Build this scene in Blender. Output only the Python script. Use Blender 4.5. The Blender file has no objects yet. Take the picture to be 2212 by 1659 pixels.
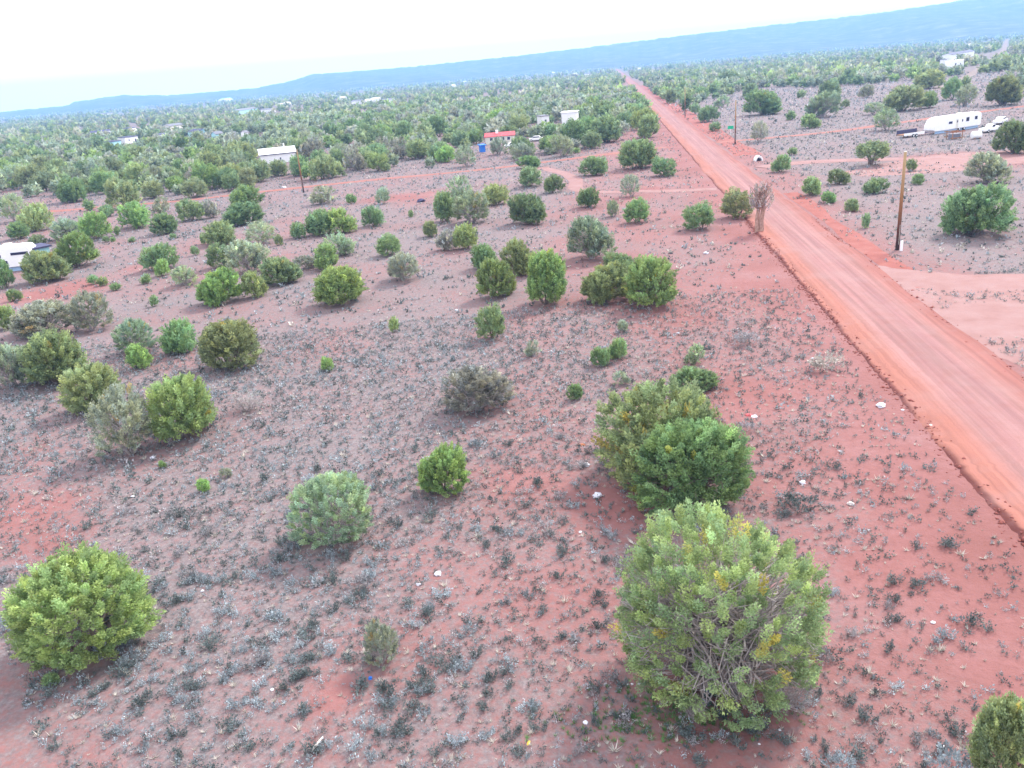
import bpy, math, random
import numpy as np
from mathutils import Matrix, Vector

sc = bpy.context.scene
C = sc.collection
R = math.radians
rng = np.random.default_rng(7)

# ------------------------------------------------------------------ camera
H = 20.0                       # metres above the plain
F_PX, PITCH, ROLL = 1800.0, R(20.5), R(-4.75)
CX, CY = 1106.0, 829.5         # picture measured at 2212 x 1659
Fv = np.array([0, math.cos(PITCH), -math.sin(PITCH)])
Rv = np.array([1.0, 0, 0]); Uv = np.cross(Rv, Fv)
R2 = Rv * math.cos(ROLL) + Uv * math.sin(ROLL)
U2 = -Rv * math.sin(ROLL) + Uv * math.cos(ROLL)
cam_d = bpy.data.cameras.new('camera'); cam = bpy.data.objects.new('camera', cam_d); C.objects.link(cam)
M = Matrix.Identity(4)
for i in range(3):
    M[i][0], M[i][1], M[i][2] = R2[i], U2[i], -Fv[i]
M[2][3] = H
cam.matrix_world = M
cam_d.sensor_width = 36.0; cam_d.lens = F_PX / 2212 * 36.0
cam_d.clip_start = 0.5; cam_d.clip_end = 40000
sc.camera = cam

# ------------------------------------------------------------------ light
SUN_EL, SUN_AZ = R(44), R(44)          # azimuth measured from +y (ahead) towards +x (right)
w = bpy.data.worlds.new('World'); sc.world = w; w.use_nodes = True
nt = w.node_tree; nt.nodes.clear()
sky = nt.nodes.new('ShaderNodeTexSky'); sky.sky_type = 'NISHITA'; sky.sun_disc = False
sky.sun_elevation = SUN_EL; sky.sun_rotation = SUN_AZ
mixn = nt.nodes.new('ShaderNodeMix'); mixn.data_type = 'RGBA'
mixn.inputs[0].default_value = 0.86
mixn.inputs[7].default_value = (10.6, 10.6, 11.2, 1)     # thin bright overcast
bg = nt.nodes.new('ShaderNodeBackground'); bg.inputs[1].default_value = 0.063
out = nt.nodes.new('ShaderNodeOutputWorld')
nt.links.new(sky.outputs[0], mixn.inputs[6]); nt.links.new(mixn.outputs[2], bg.inputs[0]); nt.links.new(bg.outputs[0], out.inputs[0])
sun_d = bpy.data.lights.new('sun', 'SUN'); sun = bpy.data.objects.new('sun', sun_d); C.objects.link(sun)
sun_d.energy = 1.5; sun_d.angle = R(11); sun_d.color = (1.0, 0.95, 0.86)
sd = Vector((math.sin(SUN_AZ) * math.cos(SUN_EL), math.cos(SUN_AZ) * math.cos(SUN_EL), math.sin(SUN_EL)))
sun.rotation_euler = sd.to_track_quat('Z', 'Y').to_euler(); sun.location = (0, 0, 60)

vs = sc.view_settings
vs.view_transform = 'Standard'; vs.look = 'None'; vs.exposure = 1.97; vs.gamma = 1.0; vs.use_curve_mapping = False
sc.render.engine = 'CYCLES'
sc.cycles.max_bounces = 6; sc.cycles.diffuse_bounces = 3; sc.cycles.transparent_max_bounces = 8
sc.cycles.volume_bounces = 2; sc.cycles.use_denoising = True

# ------------------------------------------------------------------ geometry helpers
def height(x, y):
    x = np.asarray(x, float); y = np.asarray(y, float)
    r = np.hypot(x, y); f = 1 - np.clip((r - 110) / 140, 0, 1)
    s = x - (20.4 + .14 * y)                 # flatter along the road
    f = f * np.clip((np.abs(s) - 4) / 14, .15, 1)
    z = .13 * np.sin(x / 7.1 + 1.3) * np.cos(y / 9.3) + .12 * np.sin((x + y) / 11.7) + .07 * np.sin((x * .6 - y) / 4.9 + 2)
    return z * f

def ray(u, v):
    d = R2 * (u - CX) - U2 * (v - CY) + Fv * F_PX
    return d / np.linalg.norm(d)

def at(u, v, z=None):
    d = ray(u, v); zz = 0.0 if z is None else z
    for k in range(4):
        t = (zz - H) / d[2]; p = np.array([0, 0, H]) + d * t
        if z is not None: break
        zz = float(height(p[0], p[1]))
    return p

def depth(p): return float((np.asarray(p) - [0, 0, H]) @ Fv)
def project(x, y, z):
    q = np.stack([x, y, z - H]); d = Fv @ q
    return CX + F_PX * (R2 @ q) / d, CY - F_PX * (U2 @ q) / d, d

def mesh_np(name, verts, quads, mat, col=None, uv=None, smooth=False):
    verts = np.asarray(verts, np.float32).reshape(-1, 3); quads = np.asarray(quads, np.int32)
    k = quads.shape[1]; me = bpy.data.meshes.new(name)
    me.vertices.add(len(verts)); me.vertices.foreach_set('co', verts.ravel())
    me.loops.add(quads.size); me.loops.foreach_set('vertex_index', quads.ravel())
    me.polygons.add(len(quads))
    me.polygons.foreach_set('loop_start', np.arange(len(quads), dtype=np.int32) * k)
    if smooth: me.polygons.foreach_set('use_smooth', np.ones(len(quads), bool))
    if col is not None:
        a = me.color_attributes.new('col', 'FLOAT_COLOR', 'POINT')
        c = np.ones((len(verts), 4), np.float32); c[:, :col.shape[1]] = col
        a.data.foreach_set('color', c.ravel())
    if uv is not None:
        l = me.uv_layers.new(name='uv'); l.data.foreach_set('uv', np.asarray(uv, np.float32)[quads.ravel()].ravel())
    if mat: me.materials.append(mat)
    me.update(); me.validate()
    return me

def obj(name, me, parent=None):
    o = bpy.data.objects.new(name, me); C.objects.link(o)
    if parent is not None: o.parent = parent
    return o
def tag(o, label, cat, group=None):
    o['label'] = label; o['category'] = cat
    if group: o['group'] = group
    return o
def empty(name, loc, label, cat, group=None, rz=0, scale=(1, 1, 1)):
    o = bpy.data.objects.new(name, None); C.objects.link(o); o.empty_display_size = .3
    o.location = loc; o.rotation_euler = (0, 0, rz); o.scale = scale
    return tag(o, label, cat, group)

class MB:                                   # collects boxes, tubes and prisms into ONE mesh
    def __init__(s): s.v = []; s.f = []
    def add(s, v, f):
        n = len(s.v); s.v += [tuple(map(float, p)) for p in v]; s.f += [tuple(i + n for i in q) for q in f]
    def box(s, x0, x1, y0, y1, z0, z1):
        s.add([(x0, y0, z0), (x1, y0, z0), (x1, y1, z0), (x0, y1, z0), (x0, y0, z1), (x1, y0, z1), (x1, y1, z1), (x0, y1, z1)],
              [(0, 3, 2, 1), (4, 5, 6, 7), (0, 1, 5, 4), (1, 2, 6, 5), (2, 3, 7, 6), (3, 0, 4, 7)])
    def prism(s, prof, y0, y1):             # profile in x,z swept along y
        n = len(prof)
        s.add([(x, y0, z) for x, z in prof] + [(x, y1, z) for x, z in prof],
              [tuple(range(n)), tuple(range(2 * n - 1, n - 1, -1))] + [((i + 1) % n, i, n + i, n + (i + 1) % n) for i in range(n)])
    def tube(s, pts, rad, n=6):
        pts = [np.array(p, float) for p in pts]; m = len(pts); vs_ = []
        for i, p in enumerate(pts):
            d = pts[min(i + 1, m - 1)] - pts[max(i - 1, 0)]; d = d / (np.linalg.norm(d) + 1e-9)
            a = np.cross(d, [0.31, .2, .93]) if abs(d[2]) < .9 else np.cross(d, [1, .1, 0]); a /= np.linalg.norm(a); b = np.cross(d, a)
            r = rad[i] if hasattr(rad, '__len__') else rad
            vs_ += [p + (a * math.cos(t) + b * math.sin(t)) * r for t in np.linspace(0, 2 * math.pi, n, endpoint=False)]
        fs = [(i * n + j, i * n + (j + 1) % n, (i + 1) * n + (j + 1) % n, (i + 1) * n + j) for i in range(m - 1) for j in range(n)]
        fs += [tuple(range(n - 1, -1, -1)), tuple(range((m - 1) * n, m * n))]
        s.add(vs_, fs)
    def mesh(s, name, mat, bevel=0, smooth=False):
        me = bpy.data.meshes.new(name); me.from_pydata(s.v, [], s.f); me.update()
        if bevel:
            import bmesh
            bm = bmesh.new(); bm.from_mesh(me)
            bmesh.ops.bevel(bm, geom=bm.edges[:], offset=bevel, segments=2, affect='EDGES', profile=.5)
            bm.to_mesh(me); bm.free()
        if smooth:
            me.polygons.foreach_set('use_smooth', np.ones(len(me.polygons), bool))
        me.materials.append(mat); return me
    def build(s, name, mat, parent=None, bevel=0, smooth=False):
        return obj(name, s.mesh(name, mat, bevel, smooth), parent)

# ------------------------------------------------------------------ materials
def newmat(name):
    m = bpy.data.materials.new(name); m.use_nodes = True; n = m.node_tree.nodes; n.clear()
    o = n.new('ShaderNodeOutputMaterial'); b = n.new('ShaderNodeBsdfPrincipled')
    m.node_tree.links.new(b.outputs[0], o.inputs[0]); b.inputs['Specular IOR Level'].default_value = .15
    b.inputs['Roughness'].default_value = .9
    return m, m.node_tree, b, o
def noise(t, scale, detail=4, rough=.55, vec=None, dist=0):
    n = t.nodes.new('ShaderNodeTexNoise'); n.inputs['Scale'].default_value = scale
    n.inputs['Detail'].default_value = detail; n.inputs['Roughness'].default_value = rough; n.inputs['Distortion'].default_value = dist
    if vec is not None: t.links.new(vec, n.inputs['Vector'])
    return n.outputs['Fac']
def ramp(t, fac, stops):
    n = t.nodes.new('ShaderNodeValToRGB'); e = n.color_ramp.elements
    while len(e) < len(stops): e.new(.5)
    for k, (p, c) in enumerate(stops):
        e[k].position = p; e[k].color = (*c, 1) if hasattr(c, '__len__') else (c, c, c, 1)
    t.links.new(fac, n.inputs[0]); return n.outputs[0]
def mix(t, fac, a, b, mode='MIX'):
    n = t.nodes.new('ShaderNodeMix'); n.data_type = 'RGBA'; n.blend_type = mode
    for v, i in ((fac, 0), (a, 6), (b, 7)):
        if hasattr(v, 'is_output'): t.links.new(v, n.inputs[i])
        else: n.inputs[i].default_value = v if i == 0 else (*v, 1)
    return n.outputs[2]
def math_(t, op, a, b=0.0):
    n = t.nodes.new('ShaderNodeMath'); n.operation = op
    for v, i in ((a, 0), (b, 1)):
        if hasattr(v, 'is_output'): t.links.new(v, n.inputs[i])
        else: n.inputs[i].default_value = v
    return n.outputs[0]
def bump(t, b, fac, strength, dist):
    n = t.nodes.new('ShaderNodeBump'); n.inputs['Strength'].default_value = strength; n.inputs['Distance'].default_value = dist
    t.links.new(fac, n.inputs['Height']); t.links.new(n.outputs[0], b.inputs['Normal'])
def pos(t): return t.nodes.new('ShaderNodeNewGeometry').outputs['Position']

def plain(name, col, rough=.6, var=.12, scale=3.0, spec=.2):
    m, t, b, o = newmat(name)
    n = noise(t, scale, 4, .6, t.nodes.new('ShaderNodeTexCoord').outputs['Object'])
    lo = tuple(c * (1 - var) for c in col); hi = tuple(min(1, c * (1 + var)) for c in col)
    t.links.new(ramp(t, n, [(.3, lo), (.7, hi)]), b.inputs['Base Color'])
    b.inputs['Roughness'].default_value = rough; b.inputs['Specular IOR Level'].default_value = spec
    return m

def soil_mat():
    m, t, b, o = newmat('red_soil'); p = pos(t)
    a = t.nodes.new('ShaderNodeVertexColor'); a.layer_name = 'col'
    sep = t.nodes.new('ShaderNodeSeparateColor'); t.links.new(a.outputs[0], sep.inputs[0])
    base = ramp(t, noise(t, .12, 5, .6, p), [(.3, (.205, .086, .080)), (.52, (.245, .110, .106)), (.72, (.270, .148, .148))])
    base = mix(t, math_(t, 'MULTIPLY', sep.outputs[0], .6), base, (.228, .150, .152))
    base = mix(t, ramp(t, noise(t, 2.2, 5, .65, p), [(.35, 0.0), (.7, .5)]), base, (.18, .075, .068))
    # grey litter, dead grass and gravel between the plants
    grey = ramp(t, noise(t, 5.5, 5, .7, p), [(.3, (.080, .088, .096)), (.5, (.140, .150, .160)), (.68, (.235, .235, .240))])
    fine = noise(t, 3.1, 6, .72, p)
    mask = math_(t, 'MULTIPLY', ramp(t, math_(t, 'ADD', fine, math_(t, 'MULTIPLY', sep.outputs[0], .36)), [(.60, 0.0), (.84, 1.0)]), .66)
    colr = mix(t, mask, base, grey)
    colr = mix(t, sep.outputs[1], colr, ramp(t, noise(t, .05, 4, .6, p), [(.4, (.10, .12, .09)), (.6, (.18, .17, .145))]))
    t.links.new(colr, b.inputs['Base Color']); b.inputs['Roughness'].default_value = .97
    bump(t, b, noise(t, 3.0, 8, .7, p), .7, .12)
    return m
def track_mat(name, c0, c1, c2):
    m, t, b, o = newmat(name); p = pos(t)
    base = ramp(t, noise(t, .5, 5, .6, p), [(.3, c0), (.5, c1), (.7, c2)])
    base = mix(t, ramp(t, noise(t, 4, 5, .7, p), [(.4, 0.0), (.8, .35)]), base, tuple(c * .75 for c in c0))
    t.links.new(base, b.inputs['Base Color']); bump(t, b, noise(t, 2.5, 6, .65, p), .4, .06)
    return m
def road_mat():
    m, t, b, o = newmat('graded_dirt'); p = pos(t)
    uvn = t.nodes.new('ShaderNodeUVMap'); uvn.uv_map = 'uv'
    mp = t.nodes.new('ShaderNodeMapping'); mp.inputs['Scale'].default_value = (1.0, .018, 1); t.links.new(uvn.outputs[0], mp.inputs[0])
    sp = t.nodes.new('ShaderNodeSeparateXYZ'); t.links.new(uvn.outputs[0], sp.inputs[0])
    s = math_(t, 'MULTIPLY', sp.outputs[0], .1)
    s = math_(t, 'ADD', s, math_(t, 'MULTIPLY', math_(t, 'SUBTRACT', noise(t, .06, 3, .5, p), .5), .06))
    band = ramp(t, s, [(.0, (.15, .050, .044)), (.036, (.135, .042, .038)), (.054, (.29, .120, .094)), (.17, (.30, .125, .100)), (.27, (.285, .150, .142)), (.35, (.255, .128, .125)),  # left bank: red dirt, with the shade of its outer slope painted in darker
                       (.44, (.285, .155, .150)), (.52, (.25, .128, .128)), (.62, (.285, .148, .138)), (.72, (.265, .110, .096)), (.80, (.235, .088, .076)), (.95, (.235, .100, .092))])
    streak = ramp(t, noise(t, 2.6, 4, .6, mp.outputs[0]), [(.35, .78), (.65, 1.10)])
    colr = mix(t, 1.0, band, streak, 'MULTIPLY')
    colr = mix(t, ramp(t, noise(t, .9, 6, .7, p), [(.45, 0.0), (.75, .35)]), colr, (.225, .088, .074))
    colr = mix(t, ramp(t, noise(t, .17, 5, .65, p), [(.5, 0.0), (.7, .45)]), colr, (.27, .165, .16))
    colr = mix(t, ramp(t, noise(t, 11, 3, .8, p), [(.58, 0.0), (.72, .5)]), colr, (.17, .075, .066))
    t.links.new(colr, b.inputs['Base Color']); b.inputs['Roughness'].default_value = .92
    bump(t, b, noise(t, 3.0, 6, .7, p), .35, .05)
    return m
def leaf_mat(name='juniper_foliage', trans=.36):
    m, t, b, o = newmat(name); t.nodes.remove(b)
    a = t.nodes.new('ShaderNodeVertexColor'); a.layer_name = 'col'
    oi = t.nodes.new('ShaderNodeObjectInfo')
    c = mix(t, 1.0, a.outputs[0], oi.outputs['Color'], 'MULTIPLY')
    d = t.nodes.new('ShaderNodeBsdfDiffuse'); tr = t.nodes.new('ShaderNodeBsdfTranslucent'); mx = t.nodes.new('ShaderNodeMixShader')
    mx.inputs[0].default_value = trans
    t.links.new(c, d.inputs[0]); t.links.new(c, tr.inputs[0])
    t.links.new(d.outputs[0], mx.inputs[1]); t.links.new(tr.outputs[0], mx.inputs[2]); t.links.new(mx.outputs[0], o.inputs[0])
    return m
def wood_mat(name, c0, c1):
    m, t, b, o = newmat(name)
    n = noise(t, 9, 5, .65, t.nodes.new('ShaderNodeTexCoord').outputs['Object'])
    oi = t.nodes.new('ShaderNodeObjectInfo')
    t.links.new(mix(t, 1.0, ramp(t, n, [(.3, c0), (.7, c1)]), oi.outputs['Color'], 'MULTIPLY'), b.inputs['Base Color']); return m
def hill_mat():
    m, t, b, o = newmat('wooded_hillside'); p = pos(t)
    n = noise(t, .012, 7, .7, p)
    t.links.new(ramp(t, n, [(.38, (.015, .024, .018)), (.52, (.05, .062, .045)), (.68, (.17, .155, .14))]), b.inputs['Base Color'])
    return m
def pole_mat():
    m, t, b, o = newmat('weathered_pole'); tc = t.nodes.new('ShaderNodeTexCoord')
    sp = t.nodes.new('ShaderNodeSeparateXYZ'); t.links.new(tc.outputs['Object'], sp.inputs[0])
    mp = t.nodes.new('ShaderNodeMapping'); mp.inputs['Scale'].default_value = (14, 14, .7); t.links.new(tc.outputs['Object'], mp.inputs[0])
    z = math_(t, 'ADD', math_(t, 'MULTIPLY', sp.outputs[2], .1), math_(t, 'MULTIPLY', math_(t, 'SUBTRACT', noise(t, 1.5, 4, .6, mp.outputs[0]), .5), .25))
    t.links.new(ramp(t, z, [(.02, (.035, .022, .02)), (.2, (.09, .035, .025)), (.5, (.26, .125, .055)), (.9, (.44, .32, .17))]), b.inputs['Base Color'])
    return m

M_SOIL, M_ROAD = soil_mat(), road_mat()
M_TRACK = track_mat('track_dirt', (.235, .092, .074), (.275, .118, .098), (.285, .15, .135))
M_PALE = track_mat('pale_dirt', (.235, .125, .115), (.265, .152, .145), (.28, .175, .17))
M_FAINT = track_mat('faint_dirt', (.17, .13, .115), (.21, .16, .145), (.23, .18, .165))
M_VERGE = track_mat('verge_dirt', (.22, .07, .06), (.26, .088, .075), (.28, .12, .105))
M_LEAF, M_SAGE = leaf_mat(), leaf_mat('sage_leaves', .15)
M_WOOD = wood_mat('grey_juniper_wood', (.21, .175, .165), (.46, .41, .41))
M_HILL, M_POLE = hill_mat(), pole_mat()
M_WHITE = plain('white_paint', (.8, .8, .8), .45, .04, 1.2, .4)
M_CREAM = plain('cream_siding', (.62, .6, .52), .6, .06)
M_TEAL = plain('teal_siding', (.35, .62, .66), .6, .06)
M_GLASS = plain('dark_glass', (.02, .025, .06), .12, .2, 2, .5)
M_DARK = plain('dark_roofing', (.06, .06, .12), .7, .15)
M_GREYROOF = plain('grey_roofing', (.17, .17, .20), .7, .1)
M_RED = plain('red_roofing', (.50, .075, .085), .55, .08)
M_BLUE = plain('blue_tarp', (.03, .17, .62), .5, .15)
M_TYRE = plain('black_rubber', (.025, .025, .025), .9, .1)
M_PLANK = plain('old_plank', (.3, .16, .09), .9, .25, 6)
M_SKIRT = plain('pale_blue_skirting', (.35, .5, .68), .6, .08)
M_RUST = plain('rusty_metal', (.3, .11, .05), .8, .3, 5)
M_YELLOW = plain('yellow_plastic', (.6, .42, .03), .5, .1)
M_GREEN = plain('green_paint', (.02, .38, .2), .5, .1)
M_PAPER = plain('crumpled_white_plastic', (.58, .58, .64), .4, .05, 9, .4)
M_ROCK = plain('pale_rock', (.5, .45, .43), .9, .15, 8)

# ------------------------------------------------------------------ where things may grow
def polydist(x, y, P):
    d = np.full(np.shape(x), 1e9)
    for (ax, ay), (bx, by) in zip(P[:-1], P[1:]):
        vx, vy = bx - ax, by - ay; L = vx * vx + vy * vy + 1e-9
        t = np.clip(((x - ax) * vx + (y - ay) * vy) / L, 0, 1)
        d = np.minimum(d, np.hypot(x - ax - t * vx, y - ay - t * vy))
    return d
def road_s(x, y): return (x - 16.8 - .14 * y) * .9903      # metres across the road from its left edge

TRACKS = [   # name, picture points on the ground, width, material, label kept in name only
    ('cross_track', [(-120, 470), (0, 462), (140, 455), (380, 435), (560, 415), (830, 386), (1000, 371), (1250, 341), (1440, 318)], 3.4, M_TRACK),
    ('cross_track', [(1545, 308), (1640, 300), (1800, 285), (2000, 257), (2330, 214)], 3.6, M_TRACK),
    ('loop_track', [(1170, 362), (1225, 376), (1246, 392), (1240, 410), (1290, 417), (1400, 414), (1555, 408)], 2.6, M_PALE),
    ('driveway', [(1640, 362), (1720, 351), (1880, 345), (2000, 343), (2340, 350)], 4.6, M_PALE),
    ('driveway', [(1850, 585), (1960, 603), (2080, 612), (2330, 604)], 6.0, M_PALE),
    ('far_track', [(2020, 195), (2080, 172), (2130, 140), (2168, 108), (2176, 84)], 5.0, M_FAINT),
]
TW = []
for nme, pts, wd, mt in TRACKS:
    TW.append((nme, [tuple(at(u, v)[:2]) for u, v in pts], wd, mt))
CLEAR = []                                     # (x, y, radius) kept free of trees
def clear_px(u, v, r):
    p = at(u, v); CLEAR.append((p[0], p[1], r))

def vnoise(x, y, s, seed):
    g = np.random.default_rng(seed).random((64, 64))
    fx, fy = x / s, y / s; ix, iy = np.floor(fx).astype(int), np.floor(fy).astype(int)
    tx, ty = fx - ix, fy - iy; tx = tx * tx * (3 - 2 * tx); ty = ty * ty * (3 - 2 * ty)
    q = lambda i, j: g[i % 64, j % 64]
    return (q(ix, iy) * (1 - tx) + q(ix + 1, iy) * tx) * (1 - ty) + (q(ix, iy + 1) * (1 - tx) + q(ix + 1, iy + 1) * tx) * ty

BARE = [(at(u, v)[:2], r) for u, v, r in [(2060, 1000, 3.2), (2180, 1180, 4), (2250, 1400, 4), (1640, 860, 2.2), (60, 1110, 2.6), (110, 1180, 2.2), (1330, 1090, 2), (1120, 1040, 1.8), (820, 430, 5), (900, 425, 5),
        (1400, 410, 3), (1600, 500, 2.5), (2060, 340, 9), (2150, 345, 9), (2120, 640, 4), (2190, 700, 5), (300, 580, 2.5), (160, 620, 4), (60, 640, 4), (720, 1500, 1), (1900, 1250, 2.0)]]
def cover(x, y):
    """0 bare red soil .. 1 grey with low plants and litter"""
    n = .6 * vnoise(x, y, 7.3, 3) + .4 * vnoise(x, y, 2.4, 4)
    s = road_s(x, y)
    c = .42 + .75 * (n - .5)
    c += .36 * np.clip((-s - 14) / 16, 0, 1)                  # greyer to the left
    c += .56 * np.clip((s - 10) / 8, 0, 1)                    # and beyond the road
    c -= .45 * np.clip(1 - np.abs(s + 1) / 5.5, 0, 1)
    for (bx, by), r in BARE:
        c -= .75 * np.exp(-((x - bx) ** 2 + (y - by) ** 2) / (r * r))
    return np.clip(c, 0, 1)
def on_way(x, y, pad=0.0):
    s = road_s(x, y); m = (s > -1.0 - pad) & (s < 8.4 + pad)
    for nme, P, wd, mt in TW:
        m |= polydist(x, y, P) < wd / 2 + pad
    return m

# ------------------------------------------------------------------ ground, hills, road, tracks, haze
rings = 5 * (1.03 ** np.arange(0, 260)); rings = rings[rings < 6900]
ang = np.radians(np.concatenate([np.arange(-44, 44.01, .4), np.arange(48, 316, 4.0)]))
RR, AA = np.meshgrid(rings, ang, indexing='ij'); X, Y = RR * np.sin(AA), RR * np.cos(AA)
Z = height(X, Y); nr, na = X.shape
idx = np.arange(nr * na).reshape(nr, na); nx = np.roll(idx, -1, axis=1)
q = np.stack([idx[:-1], nx[:-1], nx[1:], idx[1:]], -1).reshape(-1, 4)[:, ::-1]
far = np.clip((RR - 350) / 1500, 0, 1) * .6
gcol = np.stack([cover(X, Y), far, far * 0], -1).reshape(-1, 3)
V = np.stack([X, Y, Z], -1).reshape(-1, 3)
gm = mesh_np('ground', np.vstack([V, [[0, 0, 0]]]), q, M_SOIL, np.vstack([gcol, [[.5, 0, 0]]]), smooth=True)
g = obj('ground', gm); g['kind'] = 'structure'

RIDGE = [(-400, 277), (0, 242), (50, 237), (145, 228), (160, 220), (215, 212), (265, 205), (310, 206), (375, 205), (437, 200), (553, 190), (628, 175), (673, 160), (728, 157), (810, 150), (878, 145), (1106, 121.5), (1256, 104), (1431, 82), (1659, 55), (1884, 30), (2071, 2), (2230, -20), (2600, -60)]
raz, rel = [], []
for u, v in RIDGE:
    d = ray(u, v); raz.append(math.atan2(d[0], d[1])); rel.append(max(d[2] / math.hypot(d[0], d[1]), .0005))
raz, rel = [-1.2] + raz + [1.3], [.002] + rel + [.02]
haz = np.arange(-1.15, 1.25, .0022); D = 5600.0
el = np.interp(haz, raz, rel)
rough = sum(a * np.sin(haz * f + ph) for a, f, ph in ((2.2, 260, 1), (1.8, 610, 2), (1.4, 1320, .4))) * .4 + rng.normal(0, .9, len(haz))
prof = [(0, -.02), (.10, .03), (.3, .16), (.52, .42), (.72, .70), (.88, .90), (1.0, 1.0), (1.1, .97), (1.3, .7)]
hv, n_h = [], len(haz)
for f, k in prof:
    dist = 3300 + (D - 3300) * f
    wob = 1 + .12 * np.sin(haz * 23 + f * 9) * (1 - abs(2 * f - 1))
    dd = dist * (1 + .03 * np.sin(haz * 31 + f * 5) * (f < .95))
    topz = el * D + H
    z = np.maximum(topz * k * wob, 0) * (1 if k > 0 else 0) - (2 if k <= 0 else 0) + rough * (.6 + .6 * f) * (k > .2)
    hv.append(np.stack([dd * np.sin(haz), dd * np.cos(haz), z], -1))
hv = np.array(hv); hi = np.arange(len(prof) * n_h).reshape(len(prof), n_h)
hq = np.stack([hi[:-1, :-1], hi[:-1, 1:], hi[1:, 1:], hi[1:, :-1]], -1).reshape(-1, 4)[:, ::-1]
hl = obj('hills', mesh_np('hills', hv.reshape(-1, 3), hq, M_HILL, smooth=True)); hl['kind'] = 'structure'
ZTOP = float(hv[..., 2].max())

# road: a raised graded strip with a bank on each side
prof_s = [(-.50, -.22), (-.27, .0), (-.07, .14), (.14, .17), (.6, .18), (3.5, .27), (6.4, .19), (6.95, .25), (7.2, .22), (7.7, .06), (8.3, -.2)]
ys = np.concatenate([np.arange(-30, 18, 2.0), np.arange(18, 90, .3), np.arange(90, 150, 1.0), np.arange(150, 400, 3.0), np.arange(400, 3150, 25.0)])
rv, ru = [], []
gap = at(2045, 930)[1]
for y in ys:
    wob = [.035 * math.sin(y * .31) + .03 * math.sin(y * .83 + 1) + float(rng.normal(0, .045)), .14 * math.sin(y * .23 + 2) + .08 * math.sin(y * .61)]
    for k, (s, z) in enumerate(prof_s):
        cx = 16.8 + .14 * y
        if k in (1, 2, 3):
            flat = math.exp(-((y - gap) / 1.6) ** 2) + math.exp(-((y - 158) / 5) ** 2)
            z = z * (1 + .25 * math.sin(y * .7) * math.sin(y * .17 + 1)) * (1 - .75 * min(1, flat))
        ss = s + (wob[0] if k < 5 else (wob[1] if k > 6 else 0))
        px, py = cx + ss * .9903, y - ss * .1386
        rv.append((px, py, float(height(px, py)) + z))
        ru.append((s + .5 + (1.0 * min(1, math.exp(-((y - gap) / 1.5) ** 2) + math.exp(-((y - 158) / 5) ** 2)) if k < 4 else 0), y))
n = len(prof_s); ri = np.arange(len(ys) * n).reshape(-1, n)
rq = np.stack([ri[:-1, :-1], ri[:-1, 1:], ri[1:, 1:], ri[1:, :-1]], -1).reshape(-1, 4)
rd = obj('road', mesh_np('road', rv, rq, M_ROAD, uv=np.array(ru), smooth=True)); rd['kind'] = 'structure'

def ribbon(name, P, wd, mt, lift=.05, seed=0):
    P = [np.array(p) for p in P]; L = [0.0]
    for a, b in zip(P[:-1], P[1:]): L.append(L[-1] + np.linalg.norm(b - a))
    step = max(1.0, L[-1] / 260); t = np.arange(0, L[-1], step)
    # smooth resample
    px = np.interp(t, L, [p[0] for p in P]); py = np.interp(t, L, [p[1] for p in P])
    k = max(3, int(9 / step) | 1); ker = np.ones(k) / k
    sm = lambda a: np.convolve(np.pad(a, k // 2, mode='reflect', reflect_type='odd'), ker, 'valid')
    px, py = sm(px), sm(py)
    dx, dy = np.gradient(px), np.gradient(py); l = np.hypot(dx, dy); nx_, ny_ = -dy / l, dx / l
    r = np.random.default_rng(seed); j = [np.convolve(r.normal(0, 1, len(t) + 8), np.ones(9) / 9, 'valid') * wd * .16 for _ in range(2)]
    cols = []
    for f in (-.5, -.25, 0, .25, .5):
        off = wd * f + (j[0] if f < -.4 else j[1] if f > .4 else 0)
        x, y = px + nx_ * off, py + ny_ * off
        cols.append(np.stack([x, y, height(x, y) + lift * (1 if abs(f) < .4 else .3)], -1))
    v = np.stack(cols, 1); i = np.arange(v.shape[0] * 5).reshape(-1, 5)
    qd = np.stack([i[:-1, :-1], i[1:, :-1], i[1:, 1:], i[:-1, 1:]], -1).reshape(-1, 4)[:, ::-1]
    o = obj(name, mesh_np(name, v.reshape(-1, 3), qd, mt, smooth=True)); o['kind'] = 'structure'; return o
for k, (nme, P, wd, mt) in enumerate(TW):
    ribbon(nme, P, wd, mt, .05 + .008 * k, k)
ribbon('road_verge', [(16.8 + .14 * y + 11.0, y - 1.3) for y in range(178, 760, 20)], 5.4, M_VERGE, .03, 21)
ribbon('road_verge', [(16.8 + .14 * y + 9.2, y - 1.2) for y in range(60, 132, 6)], 2.2, M_VERGE, .03, 22)
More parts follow.
